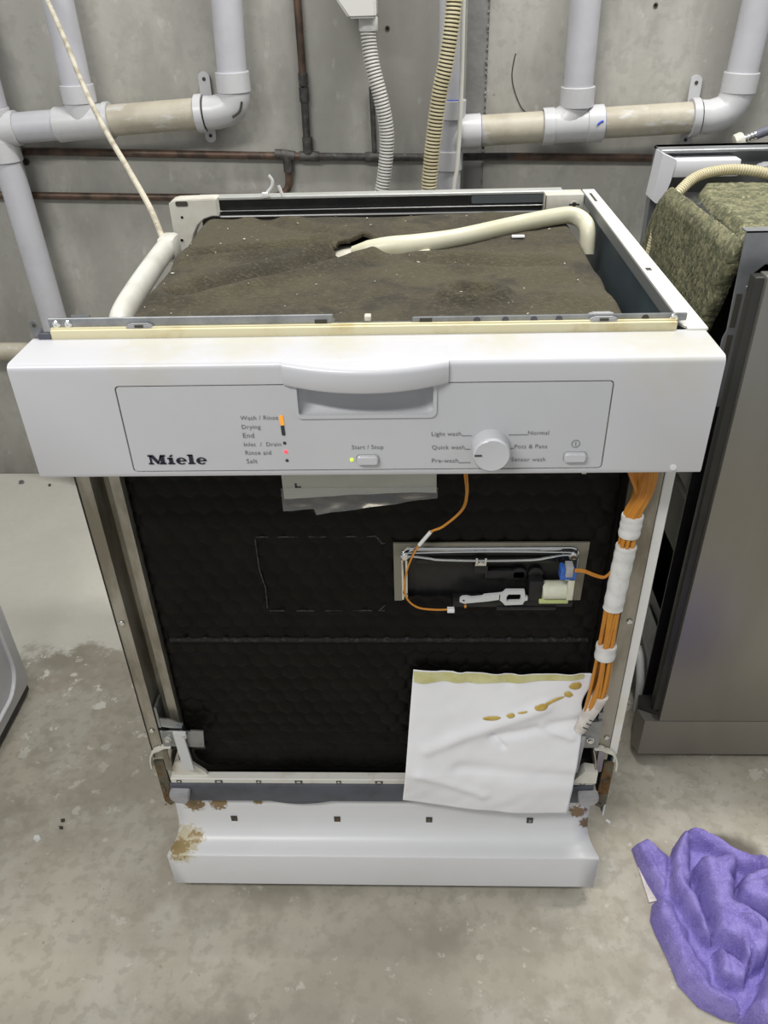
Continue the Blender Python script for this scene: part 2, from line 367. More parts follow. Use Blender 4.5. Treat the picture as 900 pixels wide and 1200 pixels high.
# handle cup: rim, scoop
def rim(bm, x0, x1, z0, z1, r, w, y0, y1):
    a = rrect(x0, x1, z0, z1, r); b = rrect(x0 + w, x1 - w, z0 + w, z1 - w, max(r - w, .001)); n = len(a)
    V = [[bm.verts.new((p[0], y, p[1])) for p in q] for q, y in ((a, y1), (a, y0), (b, y0), (b, y1))]
    for k in range(3):
        for i in range(n): bm.faces.new((V[k][i], V[k][(i + 1) % n], V[k + 1][(i + 1) % n], V[k + 1][i]))
    return bm
bm = bm_new(); rim(bm, -.0585, .0635, .7675, .806, .006, .0032, -.0012, .034); build('recess_rim', bm, m_plate, cp)
bm = bm_new()
def scoop(u, v):
    x = -.0552 + u * .1154; e = min(u, 1 - u) * .1154
    k = max(0, 1 - e / .012); a = math.radians(90 * v)
    return (x, .002 + .020 * math.sin(a) * (1 - .55 * k * k), .7706 + .034 * (1 - math.cos(a)))
grid(bm, 40, 10, scoop); build('handle_recess', bm, m_plate, cp, recalc=False)
# bowed grip lip
bm = bm_new()
def grip(bm):
    rows = []; N = 40
    for i in range(N + 1):
        t = -1 + 2 * i / N; x = .0035 + .0695 * t; d = .0025 + .0125 * (1 - t * t); zt = .8203 - .0015 * (1 - t * t); zb = .8000 - .0030 * (1 - t * t)
        pf = [(.03, zt), (-d + .006, zt), (-d + .003, zt - .0008), (-d + .0008, zt - .003), (-d, zt - .006), (-d, zb + .002), (-d + .0012, zb), (-d + .004, zb - .0003), (.012, zb + .001)]
        rows.append([bm.verts.new((x, y, z)) for y, z in pf])
    for i in range(N):
        for k in range(len(rows[0])):
            k2 = (k + 1) % len(rows[0])
            bm.faces.new((rows[i][k], rows[i + 1][k], rows[i + 1][k2], rows[i][k2]))
    bm.faces.new(rows[0]); bm.faces.new(rows[-1][::-1])
grip(bm); build('handle_grip', bm, m_enamel, cp)
# knob
bm = bm_new()
lathe(bm, [(.0166, 0), (.0166, .004), (.0163, .0155), (.0159, .0172), (.0148, .0182), (.0135, .0180), (.0, .0180)], (.1108, .0003, .7385), (0, -1, 0), 48)
build('program_knob', bm, m_enamel, cp)
bm = bm_new(); box(bm, .0958, .1022, -.0185, -.0174, .7385, .7397); build('pointer_mark', bm, m_ink, cp)
for (x, z) in ((.0025, .7257), (.186, .7267)):
    bm = bm_new(); prism(bm, rrect(x - .0104, x + .0104, z - .0052, z + .0052, .0035), .0, .0005); build('button_shadow_gap', bm, M('button_gap', (.30, .30, .30), rough=.8), cp)
    bm = bm_new(); b = bmesh.new(); prism(b, rrect(x - .0096, x + .0096, z - .0045, z + .0045, .0030), -.0036, .001)
    bmesh.ops.recalc_face_normals(b, faces=b.faces[:])
    bmesh.ops.bevel(b, geom=[e for e in b.edges if all(abs(v.co.y + .0036) < 1e-6 for v in e.verts)], offset=.0011, segments=3, affect='EDGES')
    merge(bm, b); build('button', bm, m_enamel, cp)
YT = -.0002
def dot(x, z, r, mat, name): 
    bm = bm_new(); lathe(bm, [(r, -.0004), (r, .0003), (r * .6, .0006)], (x, YT + .0002, z), (0, -1, 0), 16); build(name, bm, mat, cp)
def bar(x0, x1, z0, z1, mat, name, r=.0009, sh=0):
    bm = bm_new(); prism(bm, [(x + sh * (z - z0) / (z1 - z0), z) for x, z in rrect(x0, x1, z0, z1, r, 3)], YT - .0002, .0005); build(name, bm, mat, cp)
bar(-.0722, -.0690, .7610, .7705, m_orange, 'progress_lamp', sh=-.0005)
bar(-.0720, -.0690, .7510, .7610, m_ink, 'progress_lamp', sh=-.0003)
dot(-.0705, .7432, .0014, m_ink, 'indicator_lamp'); dot(-.0703, .7343, .0016, m_red, 'indicator_lamp'); dot(-.0700, .7253, .0014, m_ink, 'indicator_lamp')
dot(-.0118, .7255, .0016, m_greenled, 'indicator_lamp')
m_print = M('grey_print', (.17, .17, .18), rough=.6)
for body, x0, z0, w in (('Wash / Rinse', -.1068, .7666, .0330), ('Drying', -.1066, .7578, .0165), ('End', -.1066, .7490, .0098), ('Inlet  /  Drain', -.1068, .7403, .0330),
                        ('Rinse aid', -.1066, .7316, .0230), ('Salt', -.1066, .7228, .0098), ('Start / Stop', -.0112, .7365, .0280),
                        ('Light wash', .0592, .7490, .0258), ('Quick wash', .0597, .7355, .0287), ('Pre-wash', .0597, .7218, .0234),
                        ('Normal', .1430, .7492, .0180), ('Pots & Pans', .1322, .7357, .0285), ('Sensor wash', .1302, .7224, .0300)):
    text(body, x0, z0, w, YT, cp, m_print)
for x0, x1, z in ((.0854, .0945, .7487), (.0888, .0935, .7352), (.0834, .0940, .7214), (.1262, .1425, .7492), (.1280, .1315, .7356)):
    bm = bm_new(); box(bm, x0, x1, YT - .0001, YT + .0004, z, z + .0003); build('printed_line', bm, m_print, cp)
# on/off symbol
bm = bm_new(); a = [(.1853 + .0035 * math.cos(t * math.pi / 14), .7398 + .0035 * math.sin(t * math.pi / 14)) for t in range(28)]
tube(bm, [(x, YT + .0001, z) for x, z in a] + [(a[0][0], YT + .0001, a[0][1])], .00026, 5, caps=False)
box(bm, .1851, .1856, YT - .0001, YT + .0003, .7380, .7417); build('power_symbol', bm, m_print, cp)
# logo lettering
def glyphs():
    P = []
    def q(*p): P.append([tuple(x) for x in p])
    def slab(x0, x1, y0, y1): q((x0, y0), (x1, y0), (x1, y1), (x0, y1))
    # M
    slab(0, .50, 0, .17); slab(.16, .36, .1, .9); slab(0, .45, .83, 1.0)
    q((.14, 1.0), (.58, 1.0), (1.06, .26), (.86, .02)); q((.84, .02), (.98, .02), (1.44, 1.0), (1.26, 1.0)); slab(1.22, 1.62, .1, .92); slab(1.08, 1.76, 0, .17); slab(1.26, 1.76, .83, 1.0)
    # i
    slab(1.92, 2.62, 0, .15); slab(2.06, 2.46, .1, .68); slab(1.92, 2.46, .55, .70); q((2.10, .78), (2.36, .78), (2.56, 1.0), (2.30, 1.0))
    def e(x):
        cx, cy, rx, ry = x + .52, .34, .52, .37; ang = [math.radians(d) for d in range(0, 321, 16)]
        o_ = [(cx + rx * math.cos(t), cy + ry * math.sin(t)) for t in ang]
        i_ = [(cx + .04 + rx * .42 * math.cos(t), cy + ry * .70 * math.sin(t)) for t in ang]
        for k in range(len(ang) - 1): q(o_[k], o_[k + 1], i_[k + 1], i_[k])
        slab(x + .2, x + 1.03, .30, .42)
    e(2.76)
    slab(3.92, 4.64, 0, .15); slab(4.07, 4.48, .1, 1.0); slab(3.92, 4.48, .87, 1.02)
    e(4.76)
    return P
bm = bm_new(); kx = .0530 / 5.8; kz = .0098
for poly in glyphs():
    poly = [(-.1955 + x * kx, .7225 + z * kz) for x, z in poly]
    f = bm.faces.new([bm.verts.new((x, YT - .0001, z)) for x, z in poly])
o = build('logo_lettering', bm, m_logo, cp, smooth=False); o['text'] = 'Miele'
# clip tabs on the lower edge
for x, w, h in ((.085, .014, .003), (.104, .022, .004), (.150, .010, .003), (.168, .022, .005), (.2035, .004, .018)):
    bm = bm_new(); box(bm, x - w / 2, x + w / 2, .030, .036, .708 - h, .709); build('clip_tab', bm, m_cream, cp)
bm = bm_new(); lathe(bm, [(.003, 0), (.003, .0008), (.001, .0009)], (.274, .0, .7150), (0, -1, 0), 16); build('plug_cap', bm, m_plastic, cp)

# --- seal strip, front rail, clips
bm = bm_new(); box(bm, -.281, .274, .0575, .0625, .817, .8275, .0012); box(bm, -.281, .274, .0605, .0640, .8275, .8285)
part('seal_strip', bm, m_tape)
for (x0, x1, z0, z1) in ((-.283, -.027, .8265, .8365), (.043, .283, .8260, .8330)):
    bm = bm_new(); box(bm, x0, x1, .0640, .0660, z0, z1, .0006, 1); box(bm, x0, x1, .0660, .0800, .8255, .8268)
    if x0 < 0: box(bm, -.262, -.245, .0655, .0675, .8365, .8385)
    part('front_rail', bm, m_zinc)
bm = bm_new(); box(bm, -.03, .05, .0645, .0665, .818, .8285); part('rail_bridge', bm, m_zinc)
for x, z in ((-.276, .8310), (-.2655, .8310), (.2715, .8290)):
    bm = bm_new(); lathe(bm, [(.0036, 0), (.0036, .0008), (.0026, .0016), (.0010, .0016), (.0010, .0010)], (x, .0642, z), (0, -1, 0), 18); part('rivet', bm, m_chrome)
for x in (-.038, .055):
    bm = bm_new(); box(bm, x - .0055, x + .0055, .0634, .0642, .8282, .8318); part('rail_slot', bm, m_slot)
for x in (.10, .125, .15, .172, .247):
    bm = bm_new(); lathe(bm, [(.0032, 0), (.0032, .0006)], (x, .0642, .8290), (0, -1, 0), 16); part('rail_hole', bm, m_slot if x > .2 else m_rail)
for x in (-.2005, .2105):
    bm = bm_new(); b = bmesh.new(); prism(b, [(x - .0135, .8262), (x + .0135, .8262), (x + .0130, .8285), (x + .009, .8315), (x - .009, .8315), (x - .0130, .8285)], .0600, .0760)
    bmesh.ops.recalc_face_normals(b, faces=b.faces[:]); bmesh.ops.bevel(b, geom=b.edges[:], offset=.0012, segments=2, affect='EDGES'); merge(bm, b)
    c = part('rail_clip', bm, m_grey)
    bm = bm_new(); box(bm, x - .004, x + .004, .0597, .0610, .8285, .8305); build('clip_window', bm, m_slot, c)
# left ear and right front tip
bm = bm_new(); prism(bm, [(-.292, .8175), (-.2985, .8205), (-.3005, .8300), (-.2990, .8345), (-.2950, .8355), (-.2920, .8330), (-.2890, .8240), (-.2890, .8175)], .062, .0635)
ear = part('mounting_ear', bm, m_zinc); bm = bm_new(); lathe(bm, [(.0017, 0), (.0017, .0005)], (-.2958, .0620, .8310), (0, -1, 0), 14); build('ear_hole', bm, m_slot, ear)
bm = bm_new(); box(bm, -.2925, -.281, .0575, .0640, .8175, .8245); part('corner_stop', bm, m_rail)
# small bits of debris trapped behind the seal strip
bm = bm_new(); box(bm, .0005, .0065, .066, .074, .8285, .8335, .001); part('rail_tab', bm, m_cream)

# --- right side panel
m_sidepaint = M('aged_panel_paint', (.68, .675, .65), (.62, .58, .46), 9, .5, .75, rough=.4)
bm = bm_new()
box(bm, .2975, .2992, .060, .575, .125, .8195)
box(bm, .2890, .2992, .0575, .0600, .255, .8195, .0006, 1)
prism(bm, [(.2830, .5760), (.2992, .5760), (.3020, .0600), (.2830, .0660), (.2780, .0760), (.2740, .0850), (.2800, .0930), (.2830, .1000)], .8185, .8205, 'z')
sp = part('side_panel', bm, m_sidepaint)
bm = bm_new(); box(bm, .2958, .2974, .062, .573, .13, .8180); build('inner_coating', bm, m_teal, sp)
bm = bm_new(); box(bm, .2826, .2840, .090, .573, .8060, .8186); build('flange_shade_strip', bm, M('flange_shade_grey', (.16, .17, .17), rough=.5), sp)  # dark strip paints the shadow below the top flange
for (y, l, w) in ((.530, .045, .0035), (.223, .016, .0055)):
    bm = bm_new(); box(bm, .2885 - w / 2 + .001, .2885 + w / 2 + .001, y - l / 2 if l > .03 else y - .004, y + l / 2 if l > .03 else y + .004, .8203, .8208); build('panel_slot', bm, m_slot, sp)
bm = bm_new(); box(bm, .2835, .3005, .0575, .0640, .8165, .8215, .001); part('corner_cap', bm, m_creampaint)

# --- rear rail and corner brackets
bm = bm_new(); box(bm, -.262, .256, .572, .592, .8165, .8205, .0008, 1)
rr = part('rear_rail', bm, M('rear_rail_paint', (.50, .51, .49), (.45, .46, .43), 20, rough=.35, metal=.3))
bm = bm_new(); box(bm, -.232, .230, .5735, .5750, .8035, .8165); build('rail_shadow_web', bm, m_dark, rr)
bm = bm_new(); box(bm, -.232, .230, .5680, .5735, .8010, .8030, .0006, 1); build('rail_lip', bm, m_chrome, rr)
bm = bm_new(); box(bm, -.232, .230, .5600, .5730, .7860, .7900); build('tub_flange', bm, M('brown_grey_flange', (.10, .085, .08), rough=.4, metal=.5), rr)
bm = bm_new(); tube(bm, [(-.232, .566, .7955), (.228, .566, .7945)], .0016, 8); build('rail_wire', bm, m_chrome, rr)
bm = bm_new(); prism(bm, rrect(.128, .230, .8055, .8158, .003), .5715, .5735); build('rail_cutout', bm, M('blue_grey_recess', (.07, .08, .085), rough=.5), rr)
bm = bm_new(); b = bmesh.new()
prism(b, [(-.2990, .8170), (-.2950, .8200), (-.2880, .8215), (-.2350, .8225), (-.2310, .8215), (-.2310, .7985), (-.2400, .7985), (-.2520, .7950), (-.2620, .7870), (-.2700, .7740), (-.2760, .7580), (-.2800, .7350), (-.2810, .7000), (-.2990, .7000)], .556, .582)
bmesh.ops.recalc_face_normals(b, faces=b.faces[:]); bmesh.ops.bevel(b, geom=[e for e in b.edges if all(v.co.y < .557 for v in e.verts)], offset=.0012, segments=2, affect='EDGES'); merge(bm, b)
cb = part('corner_bracket', bm, m_cream)
for (x, z, r_) in ((-.2830, .7980, .0020), (-.2885, .7660, .0032)):
    bm = bm_new(); lathe(bm, [(r_, 0), (r_, .0004), (r_ * .7, .0004), (r_ * .7, 0)], (x, .556, z), (0, -1, 0), 14); build('bracket_hole', bm, m_slot if r_ < .003 else m_cream, cb)
bm = bm_new(); prism(bm, rrect(-.2890, -.2720, .8135, .8200, .002), .5545, .5565); build('bracket_notch', bm, m_slot, cb)
bm = bm_new(); box(bm, .229, .282, .552, .582, .793, .8195, .0015); 
cb2 = part('corner_bracket', bm, m_cream)
bm = bm_new(); lathe(bm, [(.0050, 0), (.0050, .0008), (.0032, .0008), (.0032, .0)], (.2690, .552, .8060), (0, -1, 0), 18); build('bracket_boss', bm, m_cream, cb2)
bm = bm_new(); box(bm, .229, .2300, .5515, .5525, .795, .8185); build('bracket_seam', bm, m_slot, cb2); bm = bm_new(); box(bm, .262, .276, .5512, .5522, .8050, .8072); build('bracket_seam', bm, m_slot, cb2)
bm = bm_new(); box(bm, -.262, .262, .5845, .5865, .12, .8160); part('rear_panel', bm, M('rear_panel_steel', (.10, .10, .10), (.07, .07, .07), 12, rough=.5, metal=.4))
# cable tie ends
for pts in (((-.165, .5715, .8205), (-.160, .571, .826), (-.153, .571, .834), (-.1515, .571, .842), (-.156, .571, .849)), ((-.139, .571, .8205), (-.141, .571, .828), (-.1435, .571, .835))):
    bm = bm_new(); tube(bm, spline(pts, 5), .0022, 8, flat=.4); t_ = part('cable_tie', bm, m_plastic)
bm = bm_new(); box(bm, -.168, -.159, .567, .573, .8195, .8265, .001); part('cable_tie_head', bm, m_plastic)

# --- tub and felt blanket
bm = bm_new(); box(bm, -.250, .250, .100, .550, .20, .782, .02, 3); part('tub', bm, M('tub_steel', (.20, .20, .19), rough=.4, metal=.7))
HX, HY = -.014, .402
def felt_z(x, y):
    z = .800
    z += .0035 * noise.noise(Vector((x * 9, y * 9, 1.3))) + .0014 * noise.noise(Vector((x * 30, y * 30, 4.1)))
    # creases running out from the opening
    for (ax, ay, bx, by, dpt, w) in ((-.03, .37, -.20, .22, .0105, .013), (-.03, .40, -.22, .37, .0085, .011), (-.04, .42, -.16, .53, .0045, .012), (.06, .33, .20, .31, .006, .013), (.0, .33, -.05, .12, .003, .012)):
        dx, dy = bx - ax, by - ay; L2 = dx * dx + dy * dy; t = max(0, min(1, ((x - ax) * dx + (y - ay) * dy) / L2)); d = math.hypot(x - ax - t * dx, y - ay - t * dy)
        z -= dpt * math.exp(-(d / w) ** 2); z += dpt * .8 * math.exp(-((d - 2 * w) / w) ** 2)
    d = math.hypot((x - .108) / 1.25, (y - .205) / 1.0); z += .011 * math.exp(-((d - .024) / .008) ** 2) - .005 * math.exp(-(d / .016) ** 2)
    z += .012 * math.exp(-(((x - .20) / .042) ** 2 + ((y - .185) / .030) ** 2)) + .007 * math.exp(-(((x - .20) / .06) ** 2 + ((y - .27) / .02) ** 2))
    for e, r_ in ((x + .262, .030), (.262 - x, .018), (y - .085, .02), (.556 - y, .02)):
        if e < r_:
            t = max(0, e / r_); z -= .055 * (1 - math.sqrt(max(0, 1 - (1 - t) ** 2)))
    return z
bm = bm_new(); NX, NY = 190, 170
def ff(u, v):
    x = -.262 + .524 * u; y = .085 + .471 * v
    return (x + .002 * noise.noise(Vector((y * 20, 0, 0))), y, felt_z(x, y))
def fk(u, v):
    x = -.262 + .524 * u; y = .085 + .471 * v
    a = math.atan2((y - HY + .015) / .030, (x - HX) / .040); rr_ = math.hypot((x - HX) / .040, (y - HY + .015) / .030)
    return rr_ > 1 + .18 * noise.noise(Vector((math.cos(a) * 1.3, math.sin(a) * 1.3, .5)))
grid(bm, NX, NY, ff, fk); felt = part('felt_blanket', bm, m_felt, angle=80, recalc=False)
md = felt.modifiers.new('thick', 'SOLIDIFY'); md.thickness = .006; md.offset = -1
bm = bm_new(); grid(bm, 20, 20, lambda u, v: (HX - .055 + .11 * u, HY - .065 + .10 * v, .7885 + .004 * math.sin(u * 3) * math.sin(v * 3)))
part('tub_patch', bm, M('pale_patch', (.60, .58, .50), (.45, .42, .34), 40, rough=.6))
bm = bm_new()
for k in range(80):
    x = random.uniform(-.24, .24); y = random.uniform(.12, .54); s = random.choice((.0006, .0007, .0008, .0010, .0013, .0020)) * random.uniform(.7, 1.2)
    if math.hypot(x - HX, y - HY) < .06: continue
    a = random.uniform(0, 6.28); z = felt_z(x, y) + .0012
    vs = [bm.verts.new((x + s * math.cos(a + t) * random.uniform(.6, 1.3), y + s * math.sin(a + t) * random.uniform(.5, 1), z + random.uniform(-.0004, .0012))) for t in (0, 1.3, 2.6, 3.9, 5.1)]
    bm.faces.new(vs)
    top = bm.verts.new((x, y, z + .001))
    for i in range(5): bm.faces.new((vs[i], vs[(i + 1) % 5], top))
o = part('lint_flakes', bm, M('pale_lint', (.42, .41, .36), rough=.9)); o['kind'] = 'stuff'
bm = bm_new(); box(bm, .168, .184, .405, .413, .803, .8055, .001); o = part('paint_chip', bm, m_plastic)
# --- cream tube over the felt
bm = bm_new()
P = spline([(-.030, .378, .7975), (-.010, .374, .7990), (.016, .371, .8030), (.050, .374, .8060), (.105, .398, .8080), (.175, .440, .8100), (.232, .472, .8110), (.254, .479, .8100), (.2680, .472, .8040), (.2720, .458, .7940), (.2720, .450, .7680)], 8)
Rr = []
for i, p in enumerate(P):
    t = i / (len(P) - 1); Rr.append(.0110 if t > .38 else .0110 + .0035 * math.sin((.38 - t) / .38 * math.pi) - .004 * max(0, (.10 - t) / .10))
tube(bm, P, Rr, 18, flat=.85); ct = part('overflow_tube', bm, m_rubber)
bm = bm_new(); box(bm, .030, .066, .362, .374, .797, .803, .003); build('tube_flap', bm, m_rubber, ct)
# --- milky duct on the left
bm = bm_new()
P = spline([(-.2720, .196, .700), (-.2722, .197, .745), (-.2730, .203, .768), (-.2750, .225, .778), (-.2800, .300, .780), (-.2850, .400, .780), (-.2870, .470, .779), (-.2870, .495, .768)], 7)
tube(bm, P, .0120, 16, flat=1.25); du = part('side_duct', bm, m_duct)
bm = bm_new(); tube(bm, spline([(-.2760, .205, .779), (-.2800, .26, .7905), (-.2850, .44, .7920), (-.286, .46, .790)], 6), .0025, 8); build('duct_rib', bm, m_duct, du)
bm = bm_new(); box(bm, -.2985, -.2740, .462, .500, .764, .794, .006); build('duct_cap', bm, m_duct, du)
bm = bm_new(); box(bm, -.2840, -.2600, .185, .205, .735, .772, .006); build('duct_elbow', bm, m_duct, du)

# --- corner posts
bm = bm_new(); strip(bm, [(-.2945, .17), (-.2945, .0570), (-.2815, .0570), (-.2812, .0880), (-.2680, .0900), (-.2640, .0650), (-.2540, .0640), (-.2535, .1000)], .0014, .245, .712, 'z')
pl = part('corner_post', bm, m_post, smooth=False)
bm = bm_new(); box(bm, -.2961, -.2950, .0560, .17, .245, .712); build('post_edge_seal', bm, m_dark, pl)
for z in (.4795, .298):
    bm = bm_new(); lathe(bm, [(.0032, 0), (.0030, .0015), (.0012, .0022)], (-.2885, .0560, z), (0, -1, 0), 14); build('screw', bm, m_chrome, pl)
bm = bm_new(); strip(bm, [(.2955, .17), (.2870, .0570), (.2720, .0570), (.2718, .0900), (.2660, .0900), (.2655, .1000)], .0014, .245, .712, 'z')
prr = part('corner_post', bm, m_post, smooth=False)
for z in (.4810, .288):
    bm = bm_new(); lathe(bm, [(.0032, 0), (.0030, .0015), (.0012, .0022)], (.2820, .0560, z), (0, -1, 0), 14); build('screw', bm, m_chrome, prr)
bm = bm_new(); box(bm, .2725, .2800, .0555, .0565, .700, .706); build('post_notch', bm, m_slot, prr)

# --- door: black embossed lining
bm = bm_new(); box(bm, -.2600, .2600, .0800, .1100, .190, .720, .004, 2); part('door_body', bm, m_black)
PIT = .0235
def hexgroove(x, z):
    # nearest and second nearest centre of a hexagonal lattice
    best = []
    j0 = round(z / (PIT * .866))
    for j in (j0 - 1, j0, j0 + 1):
        off = (j % 2) * .5
        i0 = round(x / PIT - off)
        for i in (i0 - 1, i0, i0 + 1):
            cx, cz = (i + off) * PIT, j * PIT * .866; best.append(math.hypot(x - cx, z - cz))
    best.sort(); e = (best[1] - best[0]) / 2
    return e
DX0, DX1, DZ0, DZ1 = -.2560, .2560, .2000, .7150
def door_y(x, z):
    y = .0700
    if z > .282:
        e = hexgroove(x * 1.0, z)
        amp = .0021 * (.75 + .5 * noise.noise(Vector((x * 7, z * 7, 0))))
        y += amp * math.exp(-(e / .0022) ** 2) - .0007 * (1 - math.exp(-(e / .006) ** 2))
    else:
        y += .0035 * min(1, (.282 - z) / .004)
        e = hexgroove(x, z); y += .0007 * math.exp(-(e / .0022) ** 2)
        for (bx, bz, br) in ((-.190, .262, .010), (-.085, .258, .012), (.0, .262, .008), (-.14, .225, .006), (-.235, .248, .005)):
            y -= .003 * math.exp(-((x - bx) ** 2 + (z - bz) ** 2) / br ** 2)
    y += .0012 * noise.noise(Vector((x * 12, z * 12, 3)))
    if -.126 < x < .006 and .486 < z < .588: y += .0010
    # edges and rounded lower corners roll back
    ex = min(x - DX0, DX1 - x); ez = z - DZ0; r_ = .030
    if ex < r_ and ez < r_: e = r_ - math.hypot(r_ - ex, r_ - ez)
    else: e = min(ex, ez)
    if e < .010: y += .018 * (1 - math.sqrt(max(0, 1 - (1 - max(e, 0) / .010) ** 2)))
    if e < 0: y += .012
    return y
bm = bm_new()
def dk(u, v):
    x = DX0 + (DX1 - DX0) * u; z = DZ0 + (DZ1 - DZ0) * v
    ex = min(x - DX0, DX1 - x); ez = z - DZ0
    if ex < .03 and ez < .03 and math.hypot(.03 - ex, .03 - ez) > .031: return False
    return not (.032 < x < .218 and .506 < z < .573)
grid(bm, 250, 250, lambda u, v: (DX0 + (DX1 - DX0) * u, door_y(DX0 + (DX1 - DX0) * u, DZ0 + (DZ1 - DZ0) * v), DZ0 + (DZ1 - DZ0) * v), dk)
part('door_lining', bm, m_bitumen, angle=60, recalc=False)
bm = bm_new()
P = [(-.243 + .486 * i / 60, .0705 + .0006 * noise.noise(Vector((i * .7, 0, 0))), .4405 + .0008 * noise.noise(Vector((i * .5, 3, 0)))) for i in range(61)]
tube(bm, P, .0036, 10); part('lining_ridge', bm, M('worn_bitumen_ridge', (.008, .0075, .007), (.032, .031, .029), 160, .5, .66, rough=.55, spec=.2, bump=.6, bscale=500))
# pre-cut outline: short worn dashes
m_dash = M('worn_dash', (.035, .035, .033), (.008, .008, .008), 300, .42, .58, rough=.7)
dash = [(-.125, .589, -.112, .5895), (-.101, .589, -.080, .5895), (-.068, .589, -.050, .5895), (-.040, .589, -.016, .5895), (-.006, .589, .003, .5895), (.008, .580, .013, .5805),
        (-.121, .485, -.104, .4855), (-.090, .485, -.070, .4855), (-.058, .485, -.038, .4855), (-.026, .485, -.004, .4855), (.003, .485, .010, .4855)]
for x0, z0, x1, z1 in dash:
    bm = bm_new(); box(bm, x0, x1, .0694, .0706, z0, z0 + .0011); part('perforation_dash', bm, m_dash)
for pts in (((-.126, .0698, .587), (-.126, .0698, .545), (-.122, .0698, .520), (-.123, .0698, .490)), ((.004, .0698, .589), (.010, .0698, .580)), ((.004, .0698, .486), (.011, .0698, .494))):
    bm = bm_new(); tube(bm, list(pts), .0008, 6); part('cut_line', bm, m_dash)

# --- detergent dispenser opening
bm = bm_new(); fo = rrect(.0215, .2280, .5005, .5825, .003); 
prism(bm, [(.0215, .5030), (.0215, .5825), (.2285, .5825), (.2270, .5030), (.2150, .5030), (.2160, .5740), (.0310, .5740), (.0300, .5030)], .0668, .0690)
dp = part('dispenser_frame', bm, M('frame_steel', (.24, .23, .195), (.17, .162, .135), 18, rough=.4, metal=.7))
bm = bm_new(); bm.free(); bm = bm_new(); tube(bm, [(x, .0660, z) for x, z in [(.0310, .506)] + rrect(.0310, .2175, .4, .5765, .009)[11:5:-1][::1] + rrect(.0310, .2175, .4, .5765, .009)[5::-1] + [(.2175, .506)]], .0015, 8); build('frame_bead', bm, m_chrome, dp)
bm = bm_new(); bm.free(); bm = bm_new(); tube(bm, [(x, .0685, z) for x, z in [(.0350, .506)] + rrect(.0350, .2135, .4, .5730, .008)[11:5:-1] + rrect(.0350, .2135, .4, .5730, .008)[5::-1] + [(.2135, .506)]], .0016, 8); build('frame_bead', bm, m_chrome, dp)
bm = bm_new(); box(bm, .030, .2195, .0760, .0860, .496, .5760); box(bm, .046, .196, .0680, .0780, .5540, .5600, .001); box(bm, .046, .196, .0715, .0780, .5600, .5690, .001)
build('housing', bm, m_dark, dp)
bm = bm_new(); box(bm, .086, .218, .0600, .0740, .4985, .5080, .0015); box(bm, .134, .200, .0585, .0700, .4950, .5000, .0012); box(bm, .168, .184, .0600, .0740, .507, .535, .002); box(bm, .120, .165, .0690, .0760, .531, .543, .002)
lathe(bm, [(.0085, 0), (.0085, .006), (.0065, .007)], (.158, .0760, .537), (0, -1, 0), 20); lathe(bm, [(.0080, 0), (.0080, .005), (.006, .006)], (.176, .0760, .537), (0, -1, 0), 20)
box(bm, .200, .217, .0640, .0760, .548, .575, .002); build('latch_body', bm, m_dark, dp)
bm = bm_new(); tube(bm, spline([(.0300, .0630, .5690), (.0450, .0630, .5675), (.0600, .0630, .5650), (.0720, .0630, .5630), (.1200, .0625, .5622), (.1680, .0630, .5625), (.1850, .0630, .5655), (.2000, .0630, .5685), (.2130, .0630, .5690)], 5), .0013, 8); build('spring_wire', bm, m_chrome, dp)
bm = bm_new(); tube(bm, spline([(.0300, .0640, .5715), (.09, .0645, .5725), (.16, .0645, .5725), (.2130, .0640, .5715)], 5), .0010, 8); build('spring_wire', bm, m_chrome, dp)
for x in (.0335, .2120):
    bm = bm_new(); lathe(bm, [(.0048, 0), (.0048, .003), (.0030, .0045), (.0012, .0045)], (x, .0660, .5665), (0, -1, 0), 16); build('screw', bm, m_chrome, dp)
bm = bm_new(); box(bm, .1090, .1115, .0610, .0660, .5570, .5660, .0005, 1); box(bm, .1185, .1210, .0610, .0660, .5570, .5660, .0005, 1); lathe(bm, [(.0030, 0), (.0026, .002), (.001, .0025)], (.1150, .0640, .5580), (0, -1, 0), 12); box(bm, .1090, .1210, .0650, .0700, .5510, .5580); build('wire_clip', bm, m_chrome, dp)
bm = bm_new(); box(bm, .108, .123, .0640, .0720, .5430, .5530, .001); build('clip_pad', bm, m_dark, dp)
# lever: arm with fork
bm = bm_new()
prism(bm, [(.0930, .5100), (.0935, .5135), (.0960, .5160), (.1010, .5165), (.1060, .5150), (.1180, .5165), (.1200, .5185), (.1330, .5200), (.1370, .5205), (.1370, .5130), (.1230, .5105), (.1060, .5085), (.0980, .5075)], .0560, .0600)
fo = [(.1360, .5200), (.1400, .5215), (.1430, .5255), (.1630, .5255), (.1645, .5165), (.1670, .5165), (.1670, .5120), (.1640, .5110), (.1620, .5060), (.1430, .5050), (.1400, .5090), (.1360, .5130)]
fi = [(.1440, .5170), (.1445, .5180), (.1460, .5205), (.1590, .5205), (.1595, .5165), (.1597, .5160), (.1597, .5140), (.1595, .5130), (.1590, .5105), (.1460, .5100), (.1445, .5115), (.1440, .5130)]
V = [[bm.verts.new((x, y, z)) for x, z in q] for q, y in ((fo, .0560), (fi, .0560), (fi, .0600), (fo, .0600))]
for k in range(4):
    for i in range(12): bm.faces.new((V[k][i], V[k][(i + 1) % 12], V[(k + 1) % 4][(i + 1) % 12], V[(k + 1) % 4][i]))
build('lever', bm, m_leverw, dp)
bm = bm_new(); lathe(bm, [(.0012, 0), (.0012, .0004)], (.0975, .0560, .5122), (0, -1, 0), 10); build('lever_hole', bm, m_slot, dp)
